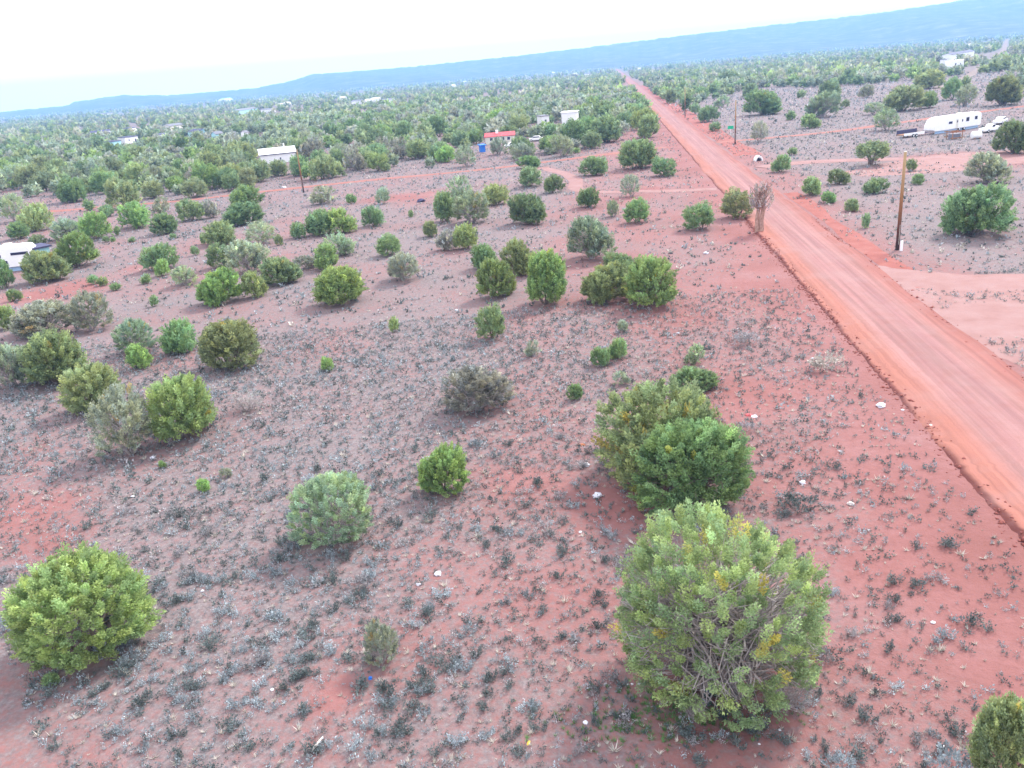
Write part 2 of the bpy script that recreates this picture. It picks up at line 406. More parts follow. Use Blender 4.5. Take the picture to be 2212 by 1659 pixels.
# wide yards of bare dirt: by the trailer on the right, and the turn-in in front of the near driveway
def blob(name, u, v, rx, ry, rz, mt, lift, seed):
    p = at(u, v); r = np.random.default_rng(seed); ring = []
    a = np.linspace(0, 2 * math.pi, 48, endpoint=False); k = 1 + .10 * np.sin(3 * a + seed) + .07 * np.sin(5 * a + 2 * seed) + .04 * np.sin(9 * a)
    vv = [(p[0], p[1])]; fs = []
    for f in (.3, .6, .85, 1.0):
        for t, kk in zip(a, k):
            x, y = rx * f * kk * math.cos(t), ry * f * kk * math.sin(t)
            vv.append((p[0] + x * math.cos(rz) - y * math.sin(rz), p[1] + x * math.sin(rz) + y * math.cos(rz)))
    vv = np.array(vv); zz = height(vv[:, 0], vv[:, 1]) + lift; zz[-48:] -= lift * .8
    fs = [(0, 1 + i, 1 + (i + 1) % 48, 1 + (i + 1) % 48) for i in range(48)]
    me = bpy.data.meshes.new(name); fl = [(0, 1 + i, 1 + (i + 1) % 48) for i in range(48)]
    for m_ in range(3):
        b0, b1 = 1 + 48 * m_, 1 + 48 * (m_ + 1)
        fl += [(b0 + i, b1 + i, b1 + (i + 1) % 48, b0 + (i + 1) % 48) for i in range(48)]
    me.from_pydata(np.column_stack([vv, zz]).tolist(), [], fl); me.materials.append(mt)
    me.polygons.foreach_set('use_smooth', np.ones(len(me.polygons), bool))
    o = obj(name, me); o['kind'] = 'structure'; CLEAR.append((p[0], p[1], (rx + ry) * .4)); return o
blob('dirt_yard', 2120, 345, 25, 9, .1, M_PALE, .034, 3)
blob('dirt_turnout', 2165, 690, 6.6, 13.5, -.14, M_PALE, .036, 5)

hz = MB(); hz.box(-7100, 7100, -7100, 7100, -3.0, ZTOP + 12)
hm = bpy.data.materials.new('haze_air'); hm.use_nodes = True; hn = hm.node_tree; hn.nodes.clear()
ho = hn.nodes.new('ShaderNodeOutputMaterial'); pv = hn.nodes.new('ShaderNodeVolumePrincipled')
pv.inputs['Color'].default_value = (.29, .55, 1.0, 1); pv.inputs['Density'].default_value = .000215
hn.links.new(pv.outputs[0], ho.inputs['Volume'])
hzo = hz.build('haze', hm); hzo['kind'] = 'stuff'

# ------------------------------------------------------------------ foliage builders
def fib(n, zmin, r):
    k = np.arange(n) + .5; z = 1 - (1 - zmin) * k / n; p = math.pi * (1 + 5 ** .5) * k + r.random() * 6
    z = np.where(z < 0, -np.abs(z) ** .68, z); h = np.sqrt(np.maximum(1 - z * z, 1e-4)); return np.stack([h * np.cos(p), h * np.sin(p), z], -1)

def leaf_cloud(r, cen, axis, per, cr, leaf, tint):
    """per leaf sprays round each clump centre -> verts, quads, colours"""
    n = len(cen); m = n * per
    c = np.repeat(cen, per, 0); ax = np.repeat(axis, per, 0); tn = np.repeat(tint, per, 0)
    crr = np.repeat(np.broadcast_to(cr, (n,)), per)[:, None]
    q_ = r.normal(0, 1, (m, 3)); q_ /= np.linalg.norm(q_, axis=1)[:, None]; q_ *= r.random((m, 1)) ** .4
    along = (q_ * ax).sum(1)[:, None]
    p = c + crr * (q_ * .66 + ax * along * 1.05)
    d = ax * .8 + q_ * .7 + r.normal(0, .35, (m, 3)); d /= np.linalg.norm(d, axis=1)[:, None]
    s = np.cross(d, q_ + r.normal(0, .5, (m, 3))); s /= np.linalg.norm(s, axis=1)[:, None] + 1e-9
    l = leaf * r.uniform(.65, 1.35, (m, 1)); wd = l * r.uniform(.2, .34, (m, 1))
    wd = wd * 1.25
    v = np.stack([p - d * l * .45 + s * wd, p - d * l * .3 - s * wd, p + d * l * .55], 1).reshape(-1, 3)   # one three-cornered spray
    col = np.repeat(tn * r.uniform(.8, 1.2, (m, 1)), 3, 0)
    return v, np.arange(m * 3).reshape(-1, 3), col

def crown(seed, nc, per, cr, leaf, loose=0.0, zmin=-.96, patch=0.0, lump=.30):
    r = np.random.default_rng(seed)
    d = fib(nc, zmin, r); d += r.normal(0, .45 / math.sqrt(nc) * 2.2, d.shape); d /= np.linalg.norm(d, axis=1)[:, None]
    bd = r.normal(0, 1, (13, 3)); bd[:, 2] = np.abs(bd[:, 2]) * .8 - .25; bd /= np.linalg.norm(bd, axis=1)[:, None]
    bw = r.uniform(.5, 1.0, 13); df = d.copy(); df[:, 2] = np.maximum(df[:, 2], -.12); df /= np.linalg.norm(df, axis=1)[:, None]; rad = (bw * np.exp((df @ bd.T - 1) * 8)).sum(1)
    rad = 1 - lump + lump * np.clip(rad / np.percentile(rad, 93), 0, 1.05)
    hor = np.hypot(d[:, 0], d[:, 1]); k = np.where(d[:, 2] < 0, hor ** -.84, 1.0)
    p = d * rad[:, None]; p[:, :2] *= k[:, None]
    dep = np.where(r.random(nc) < .15, r.uniform(.38, .75, nc), r.uniform(.86, 1.0, nc)); p *= dep[:, None]
    if loose:                                   # missing clumps, most of them low down
        holes = np.exp((d @ (lambda b: b / np.linalg.norm(b, axis=1)[:, None])(r.normal(0, 1, (9, 3))).T - 1) * 14).max(1)
        keep = r.random(nc) > loose * np.clip(.55 - .5 * d[:, 2] + .65 * holes, 0, 1)
        p, d = p[keep], d[keep]
    n_ = len(p); sh = p * (1 - cr * .9); sh[:, :2] *= 1 + .10 * np.clip(-d[:, 2:3] * 1.6, 0, 1); sh[:, 2] = p[:, 2] * (1 - cr * .5)
    sh[:, 2] = np.maximum(sh[:, 2] + 1.0, cr * .55)
    ax = d * .65 + np.array([0, 0, .85]) + r.normal(0, .25, d.shape); ax /= np.linalg.norm(ax, axis=1)[:, None]
    lum = np.exp(r.normal(0, .21, n_))[:, None]; yel = r.random((n_, 1))
    tint = lum * np.concatenate([.88 + .22 * yel, .95 + .08 * yel, 1.08 - .22 * yel], 1)
    if patch:                                   # rusty or yellowing sprays
        hit = r.random(n_) < patch; tint[hit] = tint[hit] * np.array([1.5, 1.08, .7])
    crs = cr * r.uniform(.7, 1.3, n_)
    return leaf_cloud(r, sh, ax, per, crs, leaf, tint)

def limbs(seed, n_stem, n_twig, rad=.032, lo=0.0, reach=.8, side=4):
    """stems from the base and grey twigs that run out to the crown's surface, one mesh"""
    r = np.random.default_rng(seed); b = MB(); ends = []
    for i in range(n_stem):
        a = 2 * math.pi * (i + r.random() * .7) / n_stem; e = r.uniform(.35, 1.15)
        tip = np.array([math.cos(a) * math.cos(e), math.sin(a) * math.cos(e), 1 + math.sin(e) * .75 - .25]) * [reach, reach, .92]
        p0 = np.array([math.cos(a) * .05, math.sin(a) * .05, -.04]); mid = p0 * .5 + tip * .5 + np.array([0, 0, -.12]) + r.normal(0, .06, 3)
        if lo: mid[:2] *= .5; mid[2] = max(mid[2], lo)
        pts = [p0, p0 * .75 + mid * .25 + r.normal(0, .02, 3), mid, mid * .45 + tip * .55 + r.normal(0, .04, 3), tip]
        b.tube(pts, [rad * 1.35, rad, rad * .75, rad * .5, rad * .22], side + 1); ends.append(pts)
    for i in range(n_twig):
        pts = ends[r.integers(len(ends))]; k = r.integers(1, 4); st = pts[k] * .5 + pts[k + 1] * .5
        a = r.uniform(0, 2 * math.pi); e = math.asin(np.clip(r.uniform(-.55, .75), -1, 1))
        tip = np.array([math.cos(a) * math.cos(e), math.sin(a) * math.cos(e), 1 + math.sin(e)]) * [.84, .84, .86]
        tip = np.maximum(tip, [-2, -2, .06]); st = st * .55 + tip * .2 * [1, 1, 1] + np.array([0, 0, .05]); m_ = st * .5 + tip * .5 + r.normal(0, .085, 3)
        tr = rad * r.uniform(.13, .30)
        b.tube([st, m_, tip], [tr * 1.4, tr, tr * .35], 3)
    return b

COL = {'P': (.345, .425, .225), 'E': (.270, .375, .165), 'D': (.250, .345, .175), 'L': (.300, .410, .165), 'G': (.345, .410, .285), 'H': (.375, .390, .310), 'O': (.310, .375, .190), 'T': (.40, .365, .33)}
def crown_mesh(seed, nc, per, cr, leaf, lobes=0, **k):
    if not lobes:
        v, q_, c = crown(seed, nc, per, cr, leaf, **k); return mesh_np('crown', v, q_, M_LEAF, c)
    # several domes grown into one another, as on a juniper with more than one leader
    r = np.random.default_rng(seed + 5); VV, QQ, CC, n0 = [], [], [], 0; a0 = r.uniform(0, 6.28)
    sets = [(.86, .17, 1.0, a0)] + [(r.uniform(.50, .64), r.uniform(.40, .50), r.uniform(.58, .84), a0 + math.pi + (i_ - (lobes - 1) / 2) * 1.7 + r.uniform(-.3, .3)) for i_ in range(lobes)]
    for i_, (sc_, off, hz_, a_) in enumerate(sets):
        m_ = max(6, int(nc * sc_ * sc_ * .9)); v, q_, c = crown(seed + 31 * i_, m_, per, cr / sc_ * .92, leaf / sc_, **k)
        v = v * np.array([sc_, sc_, hz_]) + np.array([math.cos(a_) * off, math.sin(a_) * off, 0]); VV.append(v); QQ.append(q_ + n0); CC.append(c * r.uniform(.88, 1.1)); n0 += len(v)
    return mesh_np('crown', np.vstack(VV), np.vstack(QQ), M_LEAF, np.vstack(CC))
CR, TK = {}, {}
for k in range(5):
    CR['near', k] = crown_mesh(100 + k, 330, 84, .135, .058, patch=.006, lobes=(0, 2, 1, 2, 1)[k])
    CR['nearloose', k] = crown_mesh(140 + k, 320, 78, .12, .054, loose=.5, patch=.01, lobes=(1, 0, 2, 1, 2)[k])
    CR['mid', k] = crown_mesh(200 + k, 170, 40, .175, .095, lobes=(0, 2, 1, 2, 1)[k])
    CR['midloose', k] = crown_mesh(240 + k, 160, 36, .16, .09, loose=.5, lobes=(2, 1, 0, 2, 1)[k])
    CR['far', k] = crown_mesh(300 + k, 80, 18, .25, .18, lobes=(0, 1, 0, 2, 1)[k])
    TK['near', k] = limbs(400 + k, 6, 26).mesh('trunk', M_WOOD)
    TK['nearloose', k] = limbs(440 + k, 8, 130).mesh('trunk', M_WOOD)
    TK['mid', k] = limbs(500 + k, 5, 8).mesh('trunk', M_WOOD)
    TK['midloose', k] = limbs(540 + k, 7, 60, .03).mesh('trunk', M_WOOD)
    TK['far', k] = limbs(600 + k, 3, 0, .035).mesh('trunk', M_WOOD)
CR['tall', 0] = crown_mesh(31, 90, 16, .15, .085, loose=.62, zmin=.02)
b = MB()
b.tube([(-.10, 0, -.03), (-.16, .03, .5), (-.08, 0, .95), (-.22, .05, 1.45), (-.2, .1, 1.8)], [.17, .13, .11, .07, .02], 7)
b.tube([(.14, 0, -.03), (.10, .02, .45), (.22, 0, .95), (.32, -.05, 1.5), (.45, 0, 1.85)], [.18, .15, .12, .07, .02], 7)
tr0 = np.random.default_rng(32)
for k in range(60):
    z_ = tr0.uniform(.75, 1.5); x_ = tr0.choice([-.12, .22]); a_ = tr0.uniform(0, 6.28); l_ = tr0.uniform(.3, .75)
    b.tube([(x_, 0, z_), (x_ + math.cos(a_) * l_ * .5, math.sin(a_) * l_ * .5, z_ + .2), (x_ + math.cos(a_) * l_, math.sin(a_) * l_, z_ + tr0.uniform(.2, .55))], [.035, .022, .008], 4)
TK['tall', 0] = b.mesh('trunk', M_WOOD)
CR['umbrella', 0] = crown_mesh(33, 130, 24, .18, .12, zmin=-.28); TK['umbrella', 0] = limbs(34, 4, 6, .06, .45, .7, 6).mesh('trunk', M_WOOD)
CR['dead', 0] = crown_mesh(35, 60, 12, .15, .07, loose=.9); TK['dead', 0] = limbs(36, 14, 220, .02).mesh('trunk', M_WOOD)
HERO = {}
HERO['largest'] = (crown_mesh(11, 900, 150, .076, .024, loose=.60, patch=.03, lump=.20), limbs(12, 12, 760, .030, side=5).mesh('trunk', M_WOOD))
HERO['green_twin'] = (crown_mesh(13, 480, 120, .108, .042, loose=.1, patch=.02, lump=.34), limbs(14, 7, 90).mesh('trunk', M_WOOD))
HERO['back_twin'] = (crown_mesh(15, 430, 100, .105, .042, lobes=2, loose=.22, patch=.06, lump=.36), limbs(16, 7, 60).mesh('trunk', M_WOOD))
HERO['round'] = (crown_mesh(17, 440, 124, .110, .044, lump=.2), limbs(18, 6, 30).mesh('trunk', M_WOOD))
HERO['pale'] = (crown_mesh(19, 440, 108, .100, .041, loose=.42, lump=.24), limbs(20, 8, 190, .026).mesh('trunk', M_WOOD))

def fit(u, v, w_, h_):
    """ground footprint of an upright dome whose picture box is w x h with its foot at v"""
    c = ray(u, v - h_ / 2); t = 1.0
    zc = 1.0
    for _ in range(6):
        p = np.array([0, 0, H]) + c * ((zc - H) / c[2]); dp = depth(p); dl = math.asin(min(.99, (H - zc) / np.linalg.norm(p - [0, 0, H])))
        a = w_ / 2 * dp / F_PX; e = h_ / 2 * dp / F_PX
        b_ = math.sqrt(max(e * e - (a * math.sin(dl)) ** 2, (.5 * a) ** 2)) / math.cos(dl)
        z0 = float(height(p[0], p[1])); zc = z0 + b_
    return p[0], p[1], z0, a, b_, dp

tree_rng = np.random.default_rng(77)
def tree(u, v, w_, h_, kind, label, group=None, hero=None, cat='juniper tree', name='juniper_tree'):
    x, y, z0, a, b_, dp = fit(u, v, w_, h_)
    return tree_at(x, y, z0, a, b_, dp, kind, label, group, hero, cat, name)
def tree_at(x, y, z0, a, b_, dp, kind, label, group=None, hero=None, cat='juniper tree', name='juniper_tree'):
    px = a * 2 * F_PX / dp
    if hero: cm, tm = HERO[hero]
    else:
        lod = 'near' if px > 78 else 'mid' if px > 30 else 'far'
        if kind in 'GH' and lod != 'far': lod += 'loose'
        if kind == 'T': lod = 'tall'
        if kind == 'U': lod = 'umbrella'
        if kind == 'X': lod = 'dead'
        k = int(tree_rng.integers(5)) if lod not in ('tall', 'umbrella', 'dead') else 0
        cm, tm = CR[lod, k], TK[lod, k]
    t = empty(name, (x, y, z0), label, cat, group, float(tree_rng.uniform(0, 6.28)) if not hero else 0.0, (a * 1.10, a * (1.10 if hero else float(tree_rng.uniform(.98, 1.18))), b_ * 1.03))
    if not hero: t.rotation_euler = (float(tree_rng.normal(0, .05)), float(tree_rng.normal(0, .05)), t.rotation_euler[2])
    c = obj('crown', cm, t); base = np.array(COL.get(kind, COL['D' if kind == 'U' else 'H']))
    if kind == 'X': base = np.array((.3, .29, .29))
    c.color = (*(base * tree_rng.uniform(.85, 1.15) * tree_rng.uniform(.93, 1.07, 3)), 1)
    tr = obj('trunk', tm, t); tr.color = (1.05, .76, .62, 1) if kind == 'T' else (1, 1, 1, 1) if kind in 'GHXP' else (.62, .55, .5, 1)
    return t

# ------------------------------------------------------------------ junipers seen one by one (picture box: centre, foot, width, height)
TREES = [
 (165, 1425, 285, 236, 'L', 'bright green dense juniper dome standing alone low in the left corner', 'round'),
 (1550, 1525, 462, 428, 'P', 'largest juniper, half bare, with a web of grey dead branches', 'largest'),
 (1424, 1050, 290, 238, 'O', 'dark olive juniper with rusty top behind the bright green one it touches', 'back_twin'),
 (1496, 1104, 256, 222, 'E', 'bright mid-green lumpy juniper directly behind the largest half-bare one', 'green_twin'),
 (718, 1178, 186, 166, 'G', 'pale grey-green loose juniper with bare twigs showing at its centre', 'pale'),
 (956, 1066, 116, 110, 'L', 'compact green juniper just behind and right of the pale loose one', None),
 (820, 1436, 82, 96, 'G', 'small grey-green juniper alone in the sagebrush at the bottom centre', None),
 (1030, 892, 150, 112, 'H', 'thin grey see-through juniper in the middle of the field', None),
 (396, 950, 162, 152, 'L', 'yellow-green upright juniper, right half of the touching left-hand pair', None),
 (268, 986, 140, 152, 'G', 'grey-green ragged juniper, left half of the touching left-hand pair', None),
 (203, 886, 142, 114, 'O', 'olive juniper behind the ragged left-hand pair', None),
 (112, 832, 150, 122, 'O', 'broad yellowish juniper at the left edge beside the olive one', None),
 (20, 836, 110, 110, 'G', 'grey-green juniper cut by the left edge of the view', None),
 (287, 764, 88, 76, 'G', 'grey-green juniper behind the small bright one that leans on it', None),
 (300, 796, 62, 60, 'L', 'small bright juniper in front of a grey-green one, left field', None),
 (382, 762, 78, 78, 'D', 'dark green oval juniper between two lighter junipers, left field', None),
 (490, 796, 135, 114, 'O', 'olive green wide juniper right of the dark oval one', None),
 (88, 722, 150, 76, 'G', 'wide low grey juniper in the left field, its neighbour greener', None),
 (190, 716, 94, 88, 'G', 'rounded green-grey juniper joined to the right of a wide grey one', None),
 (8, 712, 50, 60, 'L', 'yellow-green juniper half cut by the left edge behind the broad one', None),
 (98, 608, 96, 72, 'O', 'olive juniper in front of the white motorhome', None),
 (160, 577, 86, 78, 'L', 'light green juniper just right of the white motorhome', None),
 (6, 622, 48, 66, 'D', 'dark juniper at the left edge in front of the motorhome', None),
 (345, 582, 76, 60, 'D', 'dark green mushroom-shaped juniper alone right of the motorhome', None),
 (348, 596, 36, 40, 'L', 'little bright juniper at the foot of the mushroom-shaped one', None),
 (398, 616, 66, 46, 'G', 'low grey-green juniper left of the greenish grey-centred one', None),
 (468, 656, 110, 76, 'L', 'yellow-green juniper with a grey twiggy heart, left of centre', None),
 (548, 642, 62, 62, 'L', 'small round bright juniper right of the grey-hearted one', None),
 (608, 612, 88, 62, 'D', 'dark spreading juniper right of the small round bright one', None),
 (534, 588, 96, 78, 'H', 'grey half-dead juniper behind the grey-hearted and round ones', None),
 (478, 577, 70, 56, 'D', 'green juniper left of the grey half-dead one', None),
 (470, 527, 76, 52, 'D', 'green juniper on the slope above the grey half-dead one', None),
 (560, 527, 72, 50, 'G', 'grey juniper under the wide dark one near the track', None),
 (520, 482, 96, 42, 'D', 'wide dark juniper near the cross track, left of the pole', None),
 (530, 447, 70, 50, 'D', 'dense juniper touching the cross track below the white trailer', None),
 (642, 514, 42, 36, 'D', 'small dark pointed juniper left of a two-lobed one', None),
 (690, 507, 66, 60, 'D', 'left lobe of the two-lobed juniper clump below the wooden pole', None),
 (735, 503, 74, 58, 'L', 'right brighter lobe of the two-lobed juniper clump', None),
 (806, 488, 56, 46, 'D', 'tidy round juniper right of the two-lobed clump', None),
 (700, 582, 66, 60, 'L', 'light juniper on a visible trunk above the yellow-topped one', None),
 (734, 552, 74, 50, 'G', 'misty grey juniper below the two-lobed clump', None),
 (660, 582, 62, 34, 'H', 'low lilac-grey bush left of the light juniper on a trunk', None),
 (730, 657, 118, 86, 'L', 'yellow-topped round juniper in the centre left of the field', None),
 (838, 552, 58, 46, 'D', 'green juniper behind the broken twisted one', None),
 (866, 606, 84, 66, 'H', 'broken twisted juniper with bare pinkish limbs', None),
 (962, 478, 58, 72, 'D', 'dark juniper on the left of the mixed clump by the loop track', None),
 (1016, 482, 90, 68, 'G', 'grey-green juniper filling the right of the mixed clump', None),
 (992, 442, 66, 62, 'G', 'bluish juniper at the back of the mixed clump', None),
 (1072, 442, 58, 50, 'O', 'olive juniper right behind the mixed clump', None),
 (1142, 362, 52, 28, 'D', 'flat dark juniper on the cross track edge, upper of two', None),
 (1143, 402, 60, 46, 'D', 'rounded juniper below the flat dark one by the cross track', None),
 (1195, 415, 46, 40, 'D', 'dark cube-like juniper left of the loop track', None),
 (1141, 483, 88, 68, 'D', 'green lumpy juniper below the loop track', None),
 (1272, 447, 46, 46, 'D', 'juniper with a brown trunk right of the loop track', None),
 (1365, 424, 44, 50, 'H', 'thin brown see-through juniper between loop track and road', None),
 (1326, 468, 38, 40, 'G', 'left smaller juniper of a pair below the thin brown one', None),
 (1375, 481, 58, 52, 'D', 'right larger juniper of a pair below the thin brown one', None),
 (1284, 378, 62, 44, 'D', 'dark juniper between the cross track and the loop track', None),
 (1515, 496, 76, 58, 'D', 'round juniper left of the bare-trunked tree on the road edge', None),
 (1590, 470, 74, 62, 'O', 'dull juniper touching the bare-trunked tree on the road edge', None),
 (1641, 502, 62, 112, 'T', 'tall thin dying tree with bare orange trunks on the road edge', None),
 (1382, 362, 96, 66, 'O', 'big olive juniper by the junction of cross track and road', None),
 (1430, 380, 60, 40, 'D', 'green skirt of juniper right of the big olive one at the junction', None),
 (1214, 337, 62, 50, 'G', 'grey-green juniper just above the cross track in the middle', None),
 (1277, 560, 112, 98, 'G', 'large pointed grey-green juniper alone above the green ridge of junipers', None),
 (1045, 580, 58, 58, 'D', 'leftmost dark juniper at the back of the central row', None),
 (1072, 642, 92, 88, 'L', 'left front juniper of the central row', None),
 (1122, 592, 90, 78, 'O', 'juniper behind the yellow one in the central row', None),
 (1174, 658, 106, 126, 'L', 'tall yellow juniper with a striped grey trunk, central row', None),
 (1304, 652, 110, 86, 'O', 'sparse juniper left of the big dome, central row', None),
 (1402, 660, 136, 116, 'L', 'biggest dome of the central row, at its right end', None),
 (1336, 606, 84, 62, 'D', 'juniper behind the big dome of the central row', None),
 (930, 511, 38, 38, 'O', 'small olive juniper left of the grey brush below the mixed clump', None),
 (1006, 538, 54, 60, 'L', 'yellow-green juniper right of the grey brush below the mixed clump', None),
 (964, 540, 56, 44, 'H', 'grey brush between two small junipers below the mixed clump', None),
 (1060, 733, 66, 76, 'D', 'egg-shaped juniper alone below the central row', None),
 (1333, 776, 48, 50, 'D', 'larger of the two small junipers left of the twin junipers', None),
 (1296, 791, 40, 46, 'D', 'smaller leaning one of the two small junipers left of the twins', None),
 (1501, 786, 52, 46, 'G', 'small faded juniper above the dark twin-topped bush', None),
 (1502, 847, 98, 62, 'D', 'dark glossy twin-topped bush behind the twin junipers', None),
 (1342, 832, 40, 34, 'G', 'small grey juniper left of the dark twin-topped bush', None),
 (1242, 863, 36, 38, 'D', 'small dark green bush left of the twin junipers', None),
 (1150, 771, 38, 38, 'G', 'small pale bush below the egg-shaped juniper', None),
 (1345, 716, 26, 26, 'G', 'tiny grey-green bush below the big dome of the central row', None),
 (850, 718, 25, 34, 'L', 'small yellow-green upright sapling left of the egg-shaped juniper', None),
 (706, 801, 30, 31, 'L', 'bright green sapling in the grey sagebrush left of centre', None),
 (438, 1062, 31, 31, 'L', 'green sapling below the ragged left-hand pair', None),
 (488, 1033, 32, 26, 'G', 'pale green sapling beside the greener one below the left-hand pair', None),
 (350, 1011, 18, 16, 'L', 'tiny green tuft of juniper beside white rubbish', None),
 (108, 1482, 46, 34, 'D', 'small green bush at the foot of the bright corner dome', None),
 (2180, 1700, 150, 215, 'O', 'olive juniper cut off by the bottom right corner', None),
 (530, 892, 92, 60, 'X', 'whitish dead brush right of the yellow-green left-hand juniper', None),
 (1700, 1535, 150, 95, 'X', 'grey dead brush at the right foot of the largest juniper', None),
 (1502, 1562, 62, 60, 'X', 'straw-grey twig tuft at the front foot of the largest juniper', None),
 (30, 650, 34, 28, 'D', 'small dark bush by the side track below the motorhome', None),
 (200, 614, 28, 20, 'D', 'first of three dark little bushes in a row right of the motorhome', None),
 (222, 617, 26, 20, 'D', 'middle of three dark little bushes in a row right of the motorhome', None),
 (249, 627, 28, 17, 'D', 'last of three dark little bushes in a row right of the motorhome', None),
 (315, 613, 25, 21, 'D', 'little dark bush below the mushroom-shaped juniper', None),
 (332, 662, 20, 25, 'D', 'little upright bush in the grey sagebrush below the low grey juniper', None),
 (228, 523, 15, 13, 'D', 'left one of two tiny bushes on the pale ground beyond the motorhome', None),
 (244, 522, 15, 11, 'D', 'right one of two tiny bushes on the pale ground beyond the motorhome', None),
 (285, 523, 17, 11, 'D', 'tiny flat bush on the pale ground above the mushroom-shaped juniper', None),
 (373, 516, 18, 12, 'D', 'tiny bush right below the junipers left of the wide dark one', None),
 (420, 552, 19, 21, 'D', 'tiny bush between the mushroom-shaped juniper and the slope', None),
 (438, 527, 18, 24, 'D', 'tiny upright bush beside the juniper on the slope', None),
 (602, 530, 21, 24, 'D', 'tiny conical bush left of the light juniper on a trunk', None),
 (887, 469, 15, 15, 'D', 'tiny dark bush on the pink ground left of the mixed clump', None),
 (696, 441, 62, 40, 'G', 'misty juniper right of the foot of the near wooden pole', None),
 (758, 440, 28, 22, 'D', 'small juniper on the pale clearing right of the near wooden pole', None),
 (826, 440, 30, 36, 'G', 'slim grey juniper by white rubbish on the pale clearing', None),
 (25, 478, 52, 62, 'G', 'grey-green juniper at the left edge high above the motorhome', None),
 (74, 498, 68, 62, 'O', 'olive juniper leaning over others high above the motorhome', None),
 (38, 516, 50, 40, 'D', 'dark green small juniper just above the motorhome roof', None),
 (79, 531, 38, 26, 'D', 'low dark juniper touching the motorhome roof line', None),
 (142, 516, 74, 46, 'G', 'grey-green juniper behind the light one right of the motorhome', None),
 (203, 516, 74, 63, 'L', 'wedge-shaped light juniper on the pale ground right of the motorhome', None),
 (252, 508, 17, 20, 'D', 'tiny dark bush right of the wedge-shaped light juniper', None),
 (290, 491, 78, 58, 'L', 'broad light juniper, left of two touching below the red track', None),
 (352, 504, 68, 48, 'D', 'darker juniper, right of two touching below the red track', None),
 (410, 476, 62, 50, 'D', 'blue-green juniper on the pale slope below the cross track', None),
 (347, 461, 46, 36, 'G', 'small grey juniper against the cross track left of the blue-green one', None),
 (230, 468, 40, 27, 'D', 'low juniper on the red bare patch of the cross track', None),
 (455, 470, 40, 40, 'H', 'thin greyish juniper between the blue-green and the wide dark ones', None),
 (1076, 334, 50, 40, 'G', 'grey-green juniper in front of the left half of the red roof', None),
 (1128, 338, 56, 46, 'D', 'juniper in front of the right end of the red roof', None),
 (1204, 294, 40, 28, 'O', 'olive juniper just below the left corner of the tall white house', None),
 (1400, 296, 60, 52, 'O', 'olive juniper on the left edge of the road above the junction', None),
 (1310, 306, 80, 56, 'D', 'broad juniper between the tall white house and the road', None),
 (1376, 262, 52, 40, 'D', 'juniper hugging the road between the broad one and the distance', None),
 (1340, 268, 50, 40, 'G', 'grey juniper left of the one hugging the road', None),
 # right of the road
 (1651, 246, 86, 54, 'D', 'wide pair-like juniper above the side road, right of the junction pole', None),
 (1776, 252, 82, 56, 'G', 'grey-green wide juniper high above the leaning dark one', None),
 (1826, 233, 22, 18, 'D', 'tiny juniper right of the grey-green wide one above the side road', None),
 (1888, 247, 46, 27, 'G', 'low grey juniper left above the white travel trailer', None),
 (1951, 238, 92, 54, 'O', 'wide olive juniper above the left end of the white travel trailer', None),
 (2008, 232, 42, 38, 'D', 'narrow dark juniper right of the wide olive one above the trailer', None),
 (2058, 214, 44, 46, 'D', 'darker upper-left juniper of the pair behind the white travel trailer', None),
 (2088, 227, 54, 48, 'G', 'paler lower-right juniper of the pair behind the white travel trailer', None),
 (2170, 226, 80, 62, 'O', 'big olive juniper near the right edge behind the white travel trailer', None),
 (2205, 196, 70, 60, 'G', 'grey juniper at the right edge above the big olive one', None),
 (2011, 190, 68, 42, 'O', 'wide juniper alone on pale ground below the white camper', None),
 (2088, 190, 24, 26, 'D', 'small upright juniper beside the far track', None),
 (1731, 211, 26, 17, 'D', 'small flat juniper in the pale clearing above the side road', None),
 (1791, 216, 44, 44, 'D', 'upright juniper at the edge of the pale clearing above the side road', None),
 (1576, 184, 48, 32, 'D', 'juniper just right of the farthest pole, higher up', None),
 (1620, 210, 36, 32, 'D', 'juniper right of the top of the junction pole', None),
 (1872, 210, 36, 28, 'G', 'grey juniper above the low grey one, right woodland edge', None),
 (1516, 214, 34, 26, 'D', 'juniper just right of the top of the farthest pole', None),
 (1560, 232, 36, 28, 'G', 'grey juniper between the tops of the two far poles', None),
 (2110, 505, 140, 112, 'D', 'big dark dome juniper right of the tall near pole', None),
 (1883, 357, 76, 52, 'U', 'umbrella-shaped juniper with a clear trunk by the driveway', None),
 (1687, 371, 40, 40, 'D', 'leaning dark juniper between driveway and road', None),
 (1712, 335, 22, 17, 'D', 'tiny juniper behind the leaning one by the driveway', None),
 (1753, 421, 50, 43, 'D', 'square dark bush across the road from the bare-trunked tree', None),
 (1811, 398, 46, 35, 'D', 'dark bush below the driveway, upper left of the wide flat one', None),
 (1893, 416, 54, 34, 'D', 'wide flat dark bush left of the tall near pole', None),
 (1843, 456, 36, 29, 'D', 'small bush left of the tall near pole', None),
 (1870, 492, 25, 32, 'D', 'small pointed bush between the tall near pole and the road', None),
 (1790, 438, 34, 26, 'D', 'low bush beside the square dark one', None),
 (1971, 369, 27, 27, 'D', 'small bush right of the top of the tall near pole', None),
 (1985, 398, 32, 24, 'D', 'small bush right of the tall near pole, lower one', None),
 (2134, 394, 96, 68, 'G', 'pale misty juniper on the dirt yard above the big dark dome', None),
 (2192, 330, 84, 72, 'D', 'dark juniper at the right edge beside the white travel trailer', None),
 (1917, 281, 62, 48, 'G', 'grey juniper on a short trunk left of the white travel trailer', None),
 (1640, 306, 44, 46, 'H', 'sparse brown juniper right of the pole at the side road', None),
 (1751, 276, 48, 32, 'D', 'dark juniper above the side road', None),
 (1708, 259, 24, 20, 'D', 'small dark bush above the side road, left one', None),
